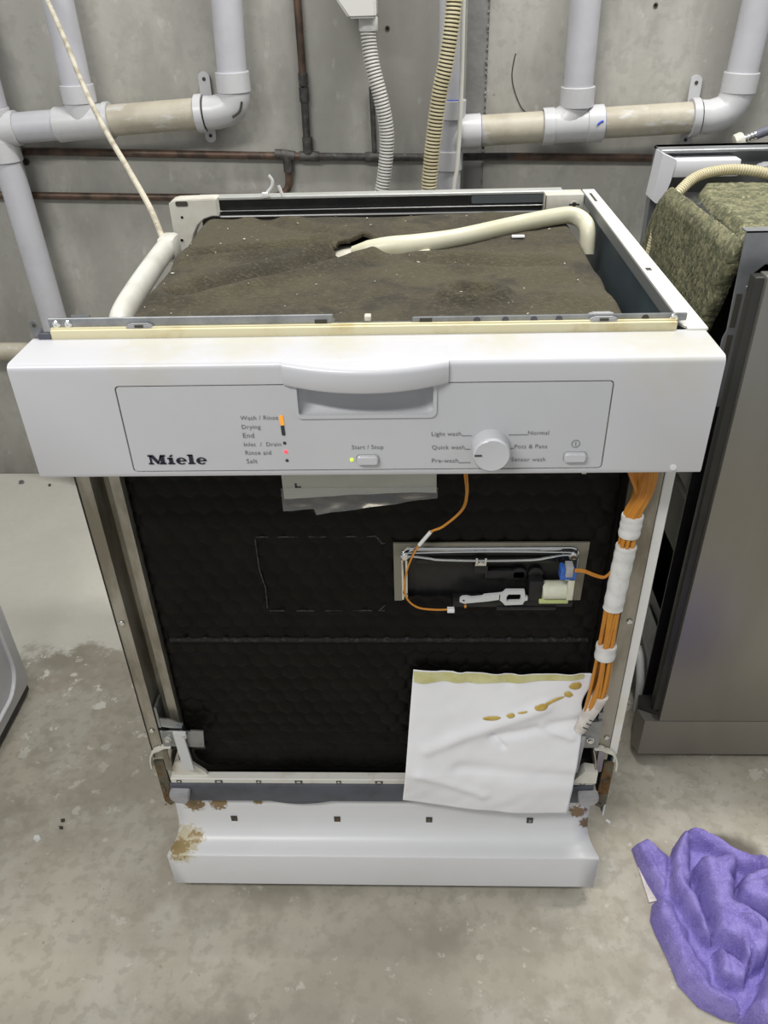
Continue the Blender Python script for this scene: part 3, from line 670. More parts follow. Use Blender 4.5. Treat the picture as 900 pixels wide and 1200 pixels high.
bm = bm_new(); lathe(bm, [(.0090, 0), (.0105, .002), (.0105, .027), (.0090, .029)], (.1830, .0640, .5205), (1, 0, 0), 24); build('solenoid_coil', bm, m_coil, dp)
bm = bm_new(); box(bm, .2080, .2150, .0520, .0590, .5150, .5480, .001); box(bm, .2040, .2150, .0520, .0590, .5420, .5480, .001); build('coil_bracket', bm, m_coil, dp)
bm = bm_new(); box(bm, .1800, .2120, .0575, .0680, .5055, .5110, .001); build('coil_foot', bm, M('yellow_green_plastic', (.42, .48, .20), rough=.4), dp)
bm = bm_new(); box(bm, .1980, .2150, .0500, .0620, .5450, .5520, .001); box(bm, .1980, .2030, .0500, .0620, .5500, .5600, .001); box(bm, .2110, .2150, .0500, .0620, .5500, .5560, .001); build('connector', bm, m_blueplug, dp)
bm = bm_new(); box(bm, .2030, .2110, .0480, .0600, .5500, .5640, .001); build('connector_plug', bm, m_grey, dp)
bm = bm_new(); lathe(bm, [(.0008, 0), (.0008, .004), (.0016, .005), (.0012, .0075), (.0003, .008)], (.1000, .0600, .5060), (0, 0, -1), 10); build('amber_drip', bm, m_wire, dp)

# --- wires
def wire(pts, r=.0013, name='wire', mat=m_wire, n=6, parent=None):
    bm = bm_new(); tube(bm, spline(pts, n), r, 8); return build(name, bm, mat, parent or dw)
for k, d in ((0, 0), (1, .0022)):
    wire([(.2120, .0500, .5595 - d), (.2220, .0500, .5585 - d), (.2350, .0500, .5525 - d), (.2450, .0500, .5500 - d * .6), (.2520, .0490, .5620 - d), (.2570, .0470, .5780 - d), (.2600, .0450, .5900)], .0012, 'solenoid_wire')
    wire([(.0925 + d, .0500, .7060), (.0930 + d, .0500, .6800), (.0955 + d * .6, .0520, .6550), (.0915 + d * .6, .0550, .6330), (.0740, .0570, .6120 - d * .4), (.0600, .0580, .6030 - d * .3), (.0470, .0590, .5830 - d * .3), (.0370, .0600, .5560), (.0330, .0600, .5300), (.0350, .0595, .5130 - d * .2), (.0470, .0590, .5000 - d * .2), (.0660, .0590, .4965 - d * .2), (.0810, .0590, .4965)], .0010, 'sensor_wire')
bm = bm_new(); tube(bm, [(.0490, .0588, .5860), (.0610, .0578, .6040)], .0021, 8); part('wire_sleeve', bm, m_wrap)
bm = bm_new(); box(bm, .0800, .0880, .0560, .0620, .4935, .4985, .0006, 1); part('wire_plug', bm, m_plastic)
# wiring loom on the right
path = [(.2605, .0440, .6360), (.2600, .0440, .6080), (.2590, .0440, .5800), (.2570, .0430, .5200), (.2570, .0430, .4900), (.2570, .0430, .4550), (.2570, .0430, .4150), (.2550, .0430, .3780), (.2480, .0420, .3400), (.2430, .0410, .3200)]
NW = 15
for k in range(NW):
    a = 2 * math.pi * k / NW; rr_ = .0074 if k % 2 else .0064
    top_x = .2440 + .0265 * (k / (NW - 1)); tw = .5 * math.sin(k)
    pts = [(top_x - .004, .0480 - .003 * math.cos(a), .7060), (top_x + .0035, .0440 - .003 * math.cos(a), .6880), (.5 * (top_x + .004) + .5 * (path[0][0] + rr_ * math.cos(a)) + .003, .0440 + rr_ * .8 * math.sin(a), .6600)]
    for i, (x, y, z) in enumerate(path):
        bulge = {5: 1.05, 6: 1.2, 7: 1.25, 8: .6, 9: .3}.get(i, 1.0); aa = a + .25 * i * math.sin(k * 1.7)
        pts.append((x + rr_ * bulge * math.cos(aa), y + rr_ * bulge * .8 * math.sin(aa), z))
    wire(pts, .0020, 'loom_wire', n=5)
def wrap(z0, z1, r, name='tape_wrap', seams=0):
    pp = spline(path, 10); q = [p for p in pp if z0 <= p.z <= z1]
    if len(q) < 2: return
    bm = bm_new(); tube(bm, q, [r + .0004 * math.sin(i * 1.9) for i in range(len(q))], 18, flat=.85); return part(name, bm, m_wrap)
wrap(.606, .634, .0108); wrap(.510, .596, .0106); wrap(.438, .462, .0114)
bm = bm_new(); q = [(.2590, .0425, .3790), (.2545, .0420, .3600), (.2480, .0415, .3400), (.2420, .0410, .3190)]; tube(bm, spline(q, 4), [.0108 - .0003 * i for i in range(13)], 16, flat=.85)
lw = part('loom_sleeve', bm, m_tag)
for i, (x, z) in enumerate(((.2520, .3460), (.2490, .3400), (.2460, .3330))):
    bm = bm_new(); b = bmesh.new(); box(b, -.0035, .0035, -.0003, .0003, -.0007, .0007); bmesh.ops.rotate(b, verts=b.verts[:], cent=(0, 0, 0), matrix=Matrix.Rotation(.5, 3, 'Y')); bmesh.ops.translate(b, verts=b.verts[:], vec=(x, .0318, z)); merge(bm, b); build('printed_mark', bm, m_ink, lw)

# --- bottom strips, hinges, base
bm = bm_new(); box(bm, -.2790, .2740, .0500, .0620, .2020, .2110, .0008, 1); bs = part('lower_strip', bm, m_railwhite)
for k in range(11):
    x = -.268 + k * .0528; w = .0050 if k % 2 else .0032
    bm = bm_new(); box(bm, x - w, x + w, .0494, .0504, .2040, .2085); build('strip_slot', bm, m_slot, bs)
    bm = bm_new(); box(bm, x - w * .5, x + w * .5, .0490, .0500, .2052, .2070); build('slot_tab', bm, m_railwhite, bs)
bm = bm_new(); box(bm, -.2815, .2750, .0475, .0540, .1680, .2018, .0015); part('kick_rail', bm, m_rail)
bm = bm_new(); prism(bm, [(-.155 + .09 * i / 12, .1680 - .0075 * math.sin(math.pi * i / 12)) for i in range(13)], .0490, .0540); part('rail_sag', bm, m_rail)
bm = bm_new(); prism(bm, [(-.2700, .2370), (-.2480, .2350), (-.2330, .2180), (-.2300, .2110), (-.2760, .2110)], .0560, .0600); part('corner_gusset', bm, m_cream)
bm = bm_new(); prism(bm, [(.2760, .2320), (.2600, .2350), (.2480, .2180), (.2450, .2110), (.2760, .2110)], .0460, .0600); part('corner_gusset', bm, m_cream)
# left hinge
bm = bm_new(); prism(bm, [(-.2760, .2760), (-.2240, .2740), (-.2210, .3040), (-.2370, .3050), (-.2370, .3030), (-.2760, .3030)], .0500, .0520); h1 = part('hinge_plate', bm, m_zinc)
bm = bm_new(); lathe(bm, [(.0050, 0), (.0050, .001), (.0034, .001), (.0034, .004), (.0015, .004)], (-.2680, .0500, .2900), (0, -1, 0), 6); build('bolt', bm, m_chrome, h1)
bm = bm_new(); prism(bm, [(-.2580, .3060), (-.2420, .3060), (-.2420, .2960), (-.2450, .2960), (-.2420, .2350), (-.2560, .2350)], .0450, .0480); build('strap', bm, m_leverw, h1)
bm = bm_new(); lathe(bm, [(.0022, 0), (.0022, .001)], (-.2450, .0450, .3000), (0, -1, 0), 12); build('rivet', bm, m_chrome, h1)
bm = bm_new(); prism(bm, [(-.2740, .3080), (-.2500, .3030), (-.2460, .3130), (-.2620, .3200), (-.2740, .3230)], .0540, .0560); box(bm, -.2775, -.2745, .0540, .0760, .3060, .3420); build('hinge_wing', bm, m_zinc, h1)
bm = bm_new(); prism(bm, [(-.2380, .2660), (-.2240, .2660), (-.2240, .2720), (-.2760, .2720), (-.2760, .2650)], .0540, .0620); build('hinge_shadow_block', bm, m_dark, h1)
# right hinge
bm = bm_new(); prism(bm, [(.2500, .2760), (.2710, .2760), (.2710, .3040), (.2500, .3040)], .0500, .0520); h2 = part('hinge_plate', bm, m_zinc)
bm = bm_new(); lathe(bm, [(.0050, 0), (.0050, .001), (.0034, .001), (.0034, .004), (.0015, .004)], (.2600, .0500, .2910), (0, -1, 0), 6); build('bolt', bm, m_chrome, h2)
bm = bm_new(); prism(bm, [(.2490, .3060), (.2700, .3060), (.2700, .3280), (.2500, .3250)], .0470, .0560); box(bm, .2650, .2700, .0500, .0560, .3280, .3400); build('hinge_wing', bm, m_zinc, h2)
bm = bm_new(); prism(bm, [(.2480, .3030), (.2525, .3030), (.2500, .2340), (.2430, .2340)], .0450, .0480); build('strap', bm, m_grey, h2)
# curled feet of the posts and rusty plates below them
for s in (-1, 1):
    bm = bm_new(); strip(bm, [(s * .2670, .2740), (s * .2760, .2735), (s * .2830, .2690), (s * .2910, .2650), (s * .2960, .2570), (s * .2985, .2460), (s * .2990, .2330)], .0020, .0480, .0560)
    pf = part('post_foot', bm, m_cream)
    bm = bm_new(); strip(bm, [(s * .2670, .2700), (s * .2720, .2500), (s * .2740, .2300)], .0015, .0500, .0800); strip(bm, [(s * .2740, .0520), (s * .2820, .0540), (s * .2840, .0700)], .0012, .225, .272, 'z'); build('foot_channel', bm, m_post, pf)
    bm = bm_new(); prism(bm, [(s * .2990, .2360), (s * .2860, .2360), (s * .2840, .1500), (s * .2920, .1440), (s * .2985, .1520)], .0580, .0620); build('rusty_plate', bm, m_rust, pf)
    bm = bm_new()
    for k in range(14):
        b = bmesh.new(); bmesh.ops.create_icosphere(b, subdivisions=1, radius=random.uniform(.0008, .0020)); bmesh.ops.translate(b, verts=b.verts[:], vec=(s * (.2900 + random.uniform(-.006, .008)), .0570, random.uniform(.146, .20))); merge(bm, b)
    g = build('rust_scabs', bm, m_rust, pf); g['kind'] = 'stuff'
    bm = bm_new(); b = bmesh.new(); prism(b, [(s * .2540, .1955), (s * .2800, .1965), (s * .2810, .1860), (s * .2740, .1770), (s * .2590, .1760), (s * .2550, .1850)], .0360, .0480)
    bmesh.ops.recalc_face_normals(b, faces=b.faces[:]); bmesh.ops.bevel(b, geom=b.edges[:], offset=.0015, segments=2, affect='EDGES'); merge(bm, b); part('end_clip', bm, m_grey)
bm = bm_new(); box(bm, -.2800, .2850, .0900, .5600, .0500, .2050, .004); part('base_tray', bm, m_dark)
for (x, y) in ((-.26, .12), (.26, .12), (-.26, .52), (.26, .52)):
    bm = bm_new(); lathe(bm, [(.020, 0), (.020, .006), (.008, .010), (.008, .055)], (x, y, 0), (0, 0, 1), 18); part('adjustable_foot', bm, m_dark)

# --- plinth panel in front of the base (held loosely on the machine)
m_pl = m_plinth
add_blotches(m_pl, [(-.275, -.26, .088, .045), (-.28, -.275, .088, .030)], (.50, .45, .32), (.42, .56), 180)
add_blotches(m_pl, [(-.282, -.272, .088, .030), (-.262, -.256, .092, .022)], (.30, .22, .10), (.50, .56), 260)
add_blotches(m_pl, [(-.258, -.245, .150, .026), (-.225, -.245, .150, .022), (-.17, -.245, .158, .016), (.262, -.245, .140, .022), (.275, -.25, .118, .018)], (.22, .15, .07), (.42, .54), 200)
bm = bm_new()
pth = [(.0600, .1680), (.0575, .1450), (.0562, .1280), (.0550, .1150), (.0525, .1050), (.0485, .0975), (.0430, .0925), (.0360, .0898), (.0290, .0889), (.0205, .0886), (.0190, .0880), (.0185, .0865), (.0185, .0240), (.0200, .0225)]
P2 = [Vector(p) for p in pth]; rows = []
XL, XR = -.2965, .2895
def pl_row(x, k=1.0): return [bm.verts.new((x * (1 - .042 * max(0, min(1, (p.x - .020) / .036))), p.x, p.y)) for p in P2]
xs = [XL + (XR - XL) * i / 24 for i in range(25)]
rows = [pl_row(x) for x in xs]
for i in range(24):
    for k in range(len(P2) - 1): bm.faces.new((rows[i][k], rows[i + 1][k], rows[i + 1][k + 1], rows[i][k + 1]))
pp = part('plinth_panel', bm, m_pl)
md = pp.modifiers.new('t', 'SOLIDIFY'); md.thickness = .0016; md.offset = -1
for X in (XL, XR):
    bm = bm_new(); prof = [(.0185, .0240), (.0185, .0870), (.0230, .0886), (.0350, .0890), (.0450, .0905), (.0540, .0905), (.0540, .0240)]
    def ex(y, d): return X * (1 - .042 * max(0, min(1, (y - .020) / .036))) * d
    A = [bm.verts.new((ex(y, 1.0), y, z)) for y, z in prof]; B = [bm.verts.new((ex(y, .995), y, z)) for y, z in prof]; n = len(prof)
    bm.faces.new(A); bm.faces.new(B[::-1])
    for i in range(n): bm.faces.new((A[i], A[(i + 1) % n], B[(i + 1) % n], B[i]))
    build('plinth_end', bm, m_pl, pp)
for x in (-.2065, -.0640, .0620, .1990):
    bm = bm_new(); box(bm, x - .0042, x + .0042, .0530, .0570, .1160, .1260); c = build('plinth_slot', bm, m_slot, pp)
    bm = bm_new(); box(bm, x - .0016, x + .0020, .0524, .0532, .1180, .1245); build('slot_spring', bm, m_zinc if x > .1 else m_rust, pp)

# ------------------------------------------------------------------ things hanging on the dishwasher
# white film
import math as _m
def film(u, v):
    xl = .0420 - .0150 * v; xr = .2520 - .0105 * v
    zl = .4020 - .2105 * v; zr = .3945 - .2170 * v
    x = xl + (xr - xl) * u; z = zl + (zr - zl) * u
    if v > .8: z -= (v - .8) / .2 * .012 * math.sin(min(1, u * 2.2) * math.pi / 2)
    z -= .004 * math.sin(u * math.pi) * (1 - v)
    y = .0610 - .0290 * min(1, v * 1.35) ** 1.2
    y -= .0060 * noise.noise(Vector((x * 9 + z * 5, z * 9 - x * 4, 0))) * min(1, v * 4)
    y -= .0008 * noise.noise(Vector((x * 40 - z * 25, z * 40, 2))) * min(1, v * 3)
    # folds: diagonal tension line and a dog-leg crease
    for (ax, az, bx, bz, d, w) in ((.06, .285, .20, .345, .0040, .010), (.14, .300, .25, .325, -.0035, .007), (.14, .3, .152, .285, -.004, .004), (.05, .245, .13, .205, .003, .008), (.10, .25, .24, .235, -.0035, .012), (.20, .315, .235, .300, .003, .006)):
        dx, dz = bx - ax, bz - az; L2 = dx * dx + dz * dz; t = max(0, min(1, ((x - ax) * dx + (z - az) * dz) / L2)); dd = math.hypot(x - ax - t * dx, z - az - t * dz)
        y -= d * math.exp(-(dd / w) ** 2)
    if v < .12: y -= .0016 * math.sin(x * 150 + 3 * noise.noise(Vector((x * 20, 0, 0)))) * (1 - v / .12)
    if u > .93 and .10 < v < .3: x -= .006 * math.sin((v - .10) / .2 * math.pi) * (u - .93) / .07
    return (x, min(y, .0615), z)
bm = bm_new(); grid(bm, 90, 90, film)
m_filmg = m_film
sheet = thing('plastic_sheet', (.147, .06, .19), 'white wrinkled plastic sheet with yellow glue stains stuck to the black door', 'sheet')
o = build('film', bm, m_filmg, sheet, angle=60, recalc=False); md = o.modifiers.new('t', 'SOLIDIFY'); md.thickness = .0006; md.offset = 1
def film_at(x, z, off):
    v = (.398 - z) / .214; xl = .0420 - .0150 * v; xr = .2520 - .0105 * v; u = max(0, min(1, (x - xl) / (xr - xl)))
    zl = .4020 - .2105 * v; zr = .3945 - .2170 * v; v += ((zl + (zr - zl) * u) - z) / .214
    p = film(u, max(0, min(1, v))); return Vector((p[0], p[1] - off, p[2]))
def blob(outline, mat, name):
    bm = bm_new(); cx = sum(p[0] for p in outline) / len(outline); cz = sum(p[1] for p in outline) / len(outline)
    rings = []
    for k, off in ((1.0, .0006), (.85, .0013), (.5, .0015)):
        rings.append([bm.verts.new(film_at(cx + (x - cx) * k, cz + (z - cz) * k, off)) for x, z in outline])
    n = len(outline)
    for a, b in zip(rings, rings[1:]):
        for i in range(n): bm.faces.new((a[i], a[(i + 1) % n], b[(i + 1) % n], b[i]))
    c = bm.verts.new(film_at(cx, cz, .0015))
    for i in range(n): bm.faces.new((rings[-1][i], rings[-1][(i + 1) % n], c))
    build(name, bm, mat, sheet, angle=60)
def ell(cx, cz, a, b, rot, n=16, j=.2, seed=0):
    out = []
    for k in range(n):
        t = 2 * math.pi * k / n; r_ = 1 + j * noise.noise(Vector((math.cos(t) * 1.5, math.sin(t) * 1.5, seed))); x, z = a * r_ * math.cos(t), b * r_ * math.sin(t)
        out.append((cx + x * math.cos(rot) - z * math.sin(rot), cz + x * math.sin(rot) + z * math.cos(rot)))
    return out
for k, e in enumerate((ell(.2340, .3775, .0075, .0055, 0, seed=1), ell(.2265, .3650, .0055, .0040, -.5, seed=2), ell(.1950, .3510, .0085, .0040, .2, seed=3), ell(.2080, .3570, .0140, .0022, .35, seed=4),
                       ell(.1360, .3345, .0115, .0028, .18, seed=5), ell(.1590, .3400, .0055, .0028, .2, seed=6), ell(.1730, .3445, .0060, .0012, .2, seed=7))):
    blob(e, m_glue, 'glue_stain')
bm = bm_new(); grid(bm, 60, 5, lambda u, v: film_at(.0425 + .2000 * u, .4005 - .0035 * u - (.017 + .004 * noise.noise(Vector((u * 9, 0, 0)))) * (1 - .45 * u) * v, .0010), lambda u, v: True)
build('glue_band', bm, m_gluepale, sheet, recalc=False)
bm = bm_new(); grid(bm, 12, 3, lambda u, v: (.085 + .065 * u, .0400, .1760 - .006 * v + .002 * u)); build('paper_tab', bm, M('pinkish_tape', (.50, .42, .38), rough=.7), sheet)

# document pouch under the control panel
pouch = thing('document_pouch', (-.01, .05, .64), 'folded booklet in a clear plastic bag tucked under the white control panel', 'booklet')
bm = bm_new(); b = bmesh.new(); prism(b, [(-.0860, .7050), (.0655, .7050), (.0660, .6560), (.0300, .6560), (-.0200, .6540), (-.0600, .6510), (-.0865, .6490)], .0505, .0525); merge(bm, b); build('booklet', bm, m_paper, pouch)
bm = bm_new(); box(bm, -.0740, -.0680, .0500, .0506, .6640, .6655); box(bm, -.0740, -.0720, .0500, .0506, .6640, .6690); build('printed_mark', bm, m_ink, pouch)
bm = bm_new()
def bag(u, v):
    x = -.0880 + .1550 * u; zb = .6380 + .0130 * u if u < .21 else (.6330 + .019 * min(1, (u - .21) * 1.3)); z = .6640 + (zb - .6640) * v
    return (x, .0492 + .0012 * noise.noise(Vector((x * 60, z * 90, 0))) * (.3 + 1.5 * v) - .002 * v, z)
grid(bm, 70, 24, bag); o = build('clear_bag', bm, m_clear, pouch, angle=60, recalc=False)

# ------------------------------------------------------------------ second dishwasher on the right
d2 = thing('dishwasher', (.71, .5, 0), 'stainless steel dishwasher with green-grey wool insulation at the right edge', 'dishwasher')
def p2(name, bm, mat, **k): return build(name, bm, mat, d2, **k)
bm = bm_new(); box(bm, .4270, 1.020, .2500, .2740, .0960, .8000, .0012, 2); p2('door', bm, m_steel)
bm = bm_new(); box(bm, .4165, 1.020, .2580, .2760, .1100, .7980, .003, 2); p2('door_edge', bm, m_steeldark)
bm = bm_new(); prism(bm, [(.4050, .2500), (1.02, .2500), (1.02, .2800), (.3990, .2760)], .0180, .0955, 'z'); p2('kick_panel', bm, m_steel)
bm = bm_new(); prism(bm, [(.3990, .2760), (.4290, .2600), (.4290, .3000), (.404, .2960)], .0240, .1050, 'z'); p2('kick_cheek', bm, m_steeldark)
bm = bm_new()
prism(bm, [(.4130, .8360), (1.0, .8350), (1.0, .8000), (.4420, .7990), (.4300, .7880), (.4320, .7600), (.4320, .6200), (.4100, .6200), (.4100, .6400), (.4130, .6600), (.4130, .7100), (.4160, .7200)], .3000, .3030)
box(bm, .4130, 1.0, .3000, .3160, .8340, .8360); p2('front_frame', bm, m_frame2)
bm = bm_new(); box(bm, .4120, .4320, .3000, .3030, .1000, .6200); p2('frame_stile', bm, m_dark)
for (x, z0, z1) in ((.4205, .7250, .7650), (.4205, .6800, .7150), (.4195, .6660, .6700), (.4195, .6500, .6540)):
    bm = bm_new(); box(bm, x - .0030, x + .0030, .2990, .3002, z0, z1); p2('frame_slot', bm, m_slot)
bm = bm_new(); lathe(bm, [(.0026, 0), (.0024, .0012), (.001, .0018)], (.4285, .3000, .7720), (0, -1, 0), 14); p2('screw', bm, m_chrome)
bm = bm_new(); box(bm, .4500, 1.0, .310, .72, .08, .785, .02, 3); p2('tub', bm, m_dark)
# wool: side slab and curved top
bm = bm_new(); NS = 60
def wool_side(u, v):
    # outline in the yz plane
    zt = .812 - .010 * u if u < .74 else .8046 - .16 * ((u - .74) / .26) ** 1.7
    zbot = .60; y = .312 + .385 * u; z = zbot + (zt - zbot) * v; y += max(0, (.79 - z)) * .55 * (1 - u)
    x = .4200 + .0030 * noise.noise(Vector((y * 12, z * 12, 0))) + .0005 * math.sin(z * 420) * math.cos(y * 500) + .0007 * noise.noise(Vector((y * 120, z * 120, 5)))
    if v > .97: x += (v - .97) * .2
    if u > .93: x += (u - .93) * .35
    return (x, y, z)
grid(bm, 130, 160, wool_side); o = p2('wool_side', bm, m_green, angle=80, recalc=False); md = o.modifiers.new('t', 'SOLIDIFY'); md.thickness = .016; md.offset = -1
bm = bm_new()
def wool_top(u, v):
    x = .4530 + .55 * u; y = .330 + .400 * v
    z = .806 + .004 * noise.noise(Vector((x * 10, y * 10, 0))) + .0016 * noise.noise(Vector((x * 110, y * 110, 2)))
    x += .055 * max(0, (v - .55) / .45) ** 2 * (1 - u)
    if v > .80: z -= .05 * ((v - .8) / .2) ** 2
    if u < .02: z -= (.02 - u) * .8
    return (x, y, z)
grid(bm, 150, 110, wool_top); o = p2('wool_top', bm, m_green, angle=80, recalc=False); md = o.modifiers.new('t', 'SOLIDIFY'); md.thickness = .012; md.offset = -1
bm = bm_new(); grid(bm, 8, 40, lambda u, v: (.4320 + .03 * u, .330 + .30 * v, .7930 + .004 * noise.noise(Vector((u * 5, v * 30, 0))))); p2('gap_shade_sheet', bm, M('gap_shade_black', (.02, .022, .02), (.09, .10, .09), 90, .55, .7, rough=.5))  # black sheet paints the shade in the gap between side and top wool
# rear cap: polystyrene bracket and metal edge
bm = bm_new(); box(bm, .4550, .5620, .7500, .8000, .7950, .8210, .003, 2); prism(bm, [(.4370, .8320), (.4600, .8220), (.4560, .7900), (.4480, .7600), (.4380, .7570), (.4310, .7620)], .7480, .7900); p2('rear_bracket', bm, m_poly)
bm = bm_new(); box(bm, .4400, 1.0, .7950, .8150, .1000, .8330, .001, 1); box(bm, .4400, 1.0, .7700, .8150, .8280, .8330, .001, 1); p2('rear_panel', bm, m_frame2)
bm = bm_new(); b = bmesh.new(); prism(b, [(.5800, .8050), (.5950, .8150), (.6800, .8170), (.7000, .8000), (.6000, .7980)], .7300, .7600); bmesh.ops.recalc_face_normals(b, faces=b.faces[:]); bmesh.ops.bevel(b, geom=b.edges[:], offset=.003, segments=2, affect='EDGES'); merge(bm, b); p2('rear_duct', bm, m_grey)
def ribbed(path, r0, r1, pitch, n=16, sub=14):
    pp = spline(path, sub); L = [0]
    for a, b in zip(pp, pp[1:]): L.append(L[-1] + (b - a).length)
    tot = L[-1]; nr = int(tot / pitch); P, R, mt = [], [], []
    def at(s):
        s = max(0, min(tot - 1e-6, s))
        for i in range(len(L) - 1):
            if L[i + 1] >= s: t = (s - L[i]) / max(1e-9, L[i + 1] - L[i]); return pp[i].lerp(pp[i + 1], t)
    for k in range(nr):
        for f, r_, m_ in ((0, r0, 0), (.12, r1, 0), (.55, r1, 0), (.68, r0, 1)):
            P.append(at((k + f) * pitch)); R.append(r_); mt.append(m_)
    mt = []
    for k in range(nr): mt += [0, 0, 0, 1]
    bm = bm_new(); tube(bm, P, R, n, mats=mt); return bm
bm = ribbed([(.4060, .640, .50), (.4060, .636, .62), (.4080, .634, .690), (.4100, .632, .730), (.4180, .636, .770), (.4420, .655, .795), (.4780, .690, .810), (.5250, .706, .8150), (.5700, .706, .8120), (.62, .70, .80)], .0068, .0080, .0042, 14)
p2('drain_hose', bm, [m_hosecream, M('hose_groove_pale', (.40, .37, .25), rough=.7)])
# pieces seen in the gap beside the door
bm = bm_new(); prism(bm, [(.395, .215), (.320, .215), (.300, .150), (.318, .105), (.345, .140), (.395, .150)], .4240, .4260, 'x'); p2('hinge_arm', bm, m_zinc)
bm = bm_new(); tube(bm, spline([(.418, .380, .130), (.418, .360, .125), (.417, .335, .100), (.416, .322, .070), (.416, .318, .045)], 6), .007, 12); p2('spring_cable', bm, m_plastic)
bm = bm_new(); box(bm, .4280, .4400, .3050, .5000, .0300, .3600); p2('side_skirt', bm, m_dark)
bm = bm_new(); box(bm, .4280, .4400, .3050, .42, .2400, .4500, .004); p2('side_cover', bm, M('olive_grey_plate', (.07, .072, .055), (.05, .05, .04), 20, rough=.6))
for (x, y) in ((.46, .34), (.97, .34), (.46, .76), (.97, .76)):
    bm = bm_new(); lathe(bm, [(.018, 0), (.018, .006), (.008, .010), (.008, .11)], (x, y, 0), (0, 0, 1), 16); p2('adjustable_foot', bm, m_dark)
bm = bm_new(); box(bm, .44, 1.0, .31, .80, .09, .12); p2('base_plate', bm, m_dark)

# ------------------------------------------------------------------ white appliance at the left edge
wm = thing('washing_machine', (-.955, .1, 0), 'corner of a white appliance with an embossed side panel at the left edge', 'appliance')
bm = bm_new(); box(bm, -1.255, -.6560, -.200, .4020, .0260, .8500, .003, 2); build('cabinet', bm, M('appliance_white', (.60, .60, .63), (.58, .58, .61), 5, rough=.35), wm)
bm = bm_new(); a = rrect(-.150, .3680, .0560, .8000, .05, 8); tube(bm, [(-.6545, y, z) for y, z in a] + [(-.6545, a[0][0], a[0][1])], .0045, 10, caps=False, flat=.6); build('panel_bead', bm, M('appliance_bead', (.66, .66, .68), rough=.3), wm)
bm = bm_new(); box(bm, -1.250, -.6600, -.195, .3960, .0100, .0262); build('cabinet_gap_shade', bm, m_dark, wm)  # dark block stands in for the shaded gap under the cabinet
for (x, y) in ((-.685, .372), (-1.22, .372), (-.685, -.17), (-1.22, -.17)):
    bm = bm_new(); lathe(bm, [(.020, 0), (.020, .010), (.010, .014), (.010, .028)], (x, y, 0), (0, 0, 1), 18); build('foot', bm, m_grey if y > 0 and x > -.8 else m_dark, wm)

# ------------------------------------------------------------------ wall pipework
PY = 1.112; PR = .028
def cyl(bm, a, b, r, n=28, bev=.0008):
    a = Vector(a); b = Vector(b); d = b - a; l = d.length
    lathe(bm, [(r - bev, 0), (r, bev), (r, l - bev), (r - bev, l)], a, d, n); return bm
def seg(t, name, a, b, r, mat): bm = bm_new(); cyl(bm, a, b, r); return build(name, bm, mat, t)
def bend(t, name, pts, r, mat): bm = bm_new(); tube(bm, spline(pts, 10), r, 24); return build(name, bm, mat, t)
def pipe_clip(t, c, d, off=.0015):
    """saddle round a horizontal pipe at c with two ears on the wall"""
    ax = Vector(d).normalized(); bm = bm_new(); cyl(bm, Vector(c) - ax * .0075, Vector(c) + ax * .0075, PR + .0062); cl = build('pipe_clip', bm, m_pvcfit, t)
    for s in (1, -1):
        h = .068 if s > 0 else .060; x = c[0] + (.006 if s > 0 else .004)
        bm = bm_new(); z0 = c[2] + s * .015; z1 = c[2] + s * h
        lo, hi = min(z0, z1), max(z0, z1); prism(bm, rrect(x - .011, x + .011, lo, hi, .0105, 6), WALL_Y - .012, WALL_Y - .008)
        prism(bm, rrect(x - .009, x + .009, lo + .002, hi - .002, .008, 6), WALL_Y - .008, WALL_Y - .0003)
        e = build('clip_ear', bm, m_pvcfit, cl)
        bm = bm_new(); lathe(bm, [(.0035, 0), (.0035, .001), (.0015, .0015)], (x, WALL_Y - .012, z1 - s * .013), (0, -1, 0), 12); build('clip_screw', bm, m_slot, cl)
    return cl
# left drain
w1 = thing('drain_pipe', (-.775, PY, 0), 'pale plastic drain pipe with elbow and tee on the concrete wall at left', 'pipe')
dirL = Vector((-.3 + .775, 0, .8575 - .8340)); 
def PL(x): return (x, PY, .8340 + (x + .775) * dirL.z / dirL.x)
seg(w1, 'pipe', PL(-.83), PL(-.60), PR, m_pvc)
seg(w1, 'coupling', PL(-.790), PL(-.735), PR + .004, m_pvcfit); seg(w1, 'coupling', PL(-.655), PL(-.645), PR + .004, m_pvcfit)
seg(w1, 'tee', PL(-.648), PL(-.546), PR + .0035, m_pvcfit); seg(w1, 'coupling', PL(-.556), PL(-.545), PR + .006, m_pvcfit)
seg(w1, 'tee_branch', (-.600, PY, PL(-.6)[2]), (-.600, PY, .905), PR + .0020, m_pvcfit); seg(w1, 'coupling', (-.600, PY, .878), (-.600, PY, .910), PR + .004, m_pvcfit)
bend(w1, 'sweep', [(-.545, PY, PL(-.545)[2] + .002), (-.575, PY, PL(-.575)[2] + .008), (-.594, PY, .865), (-.600, PY, .885)], PR * .8, m_pvcfit)
seg(w1, 'riser', (-.600, PY, .900), (-.604, PY, 1.5), PR, m_pvc)
seg(w1, 'aged_pipe', PL(-.560), PL(-.360), PR, m_pvcbeige)
pipe_clip(w1, PL(-.367), dirL)
seg(w1, 'joint_gap', PL(-.361), PL(-.355), PR + .0008, m_slot)
E0 = PL(-.356); bend(w1, 'elbow', [E0, PL(-.335), (-.3080, PY, .8640), (-.2985, PY, .8800), (-.2965, PY, .8980)], PR + .0025, m_pvcfit)
bend(w1, 'elbow_outer_rib', [(-.300, PY - .0285, .850), (-.285, PY - .0255, .860), (-.279, PY - .025, .876)], .0022, m_slot)
seg(w1, 'coupling', (-.2965, PY, .890), (-.2965, PY, .925), PR + .0045, m_pvcfit)
seg(w1, 'riser', (-.2965, PY, .920), (-.2700, PY, 1.5), PR, m_pvc)
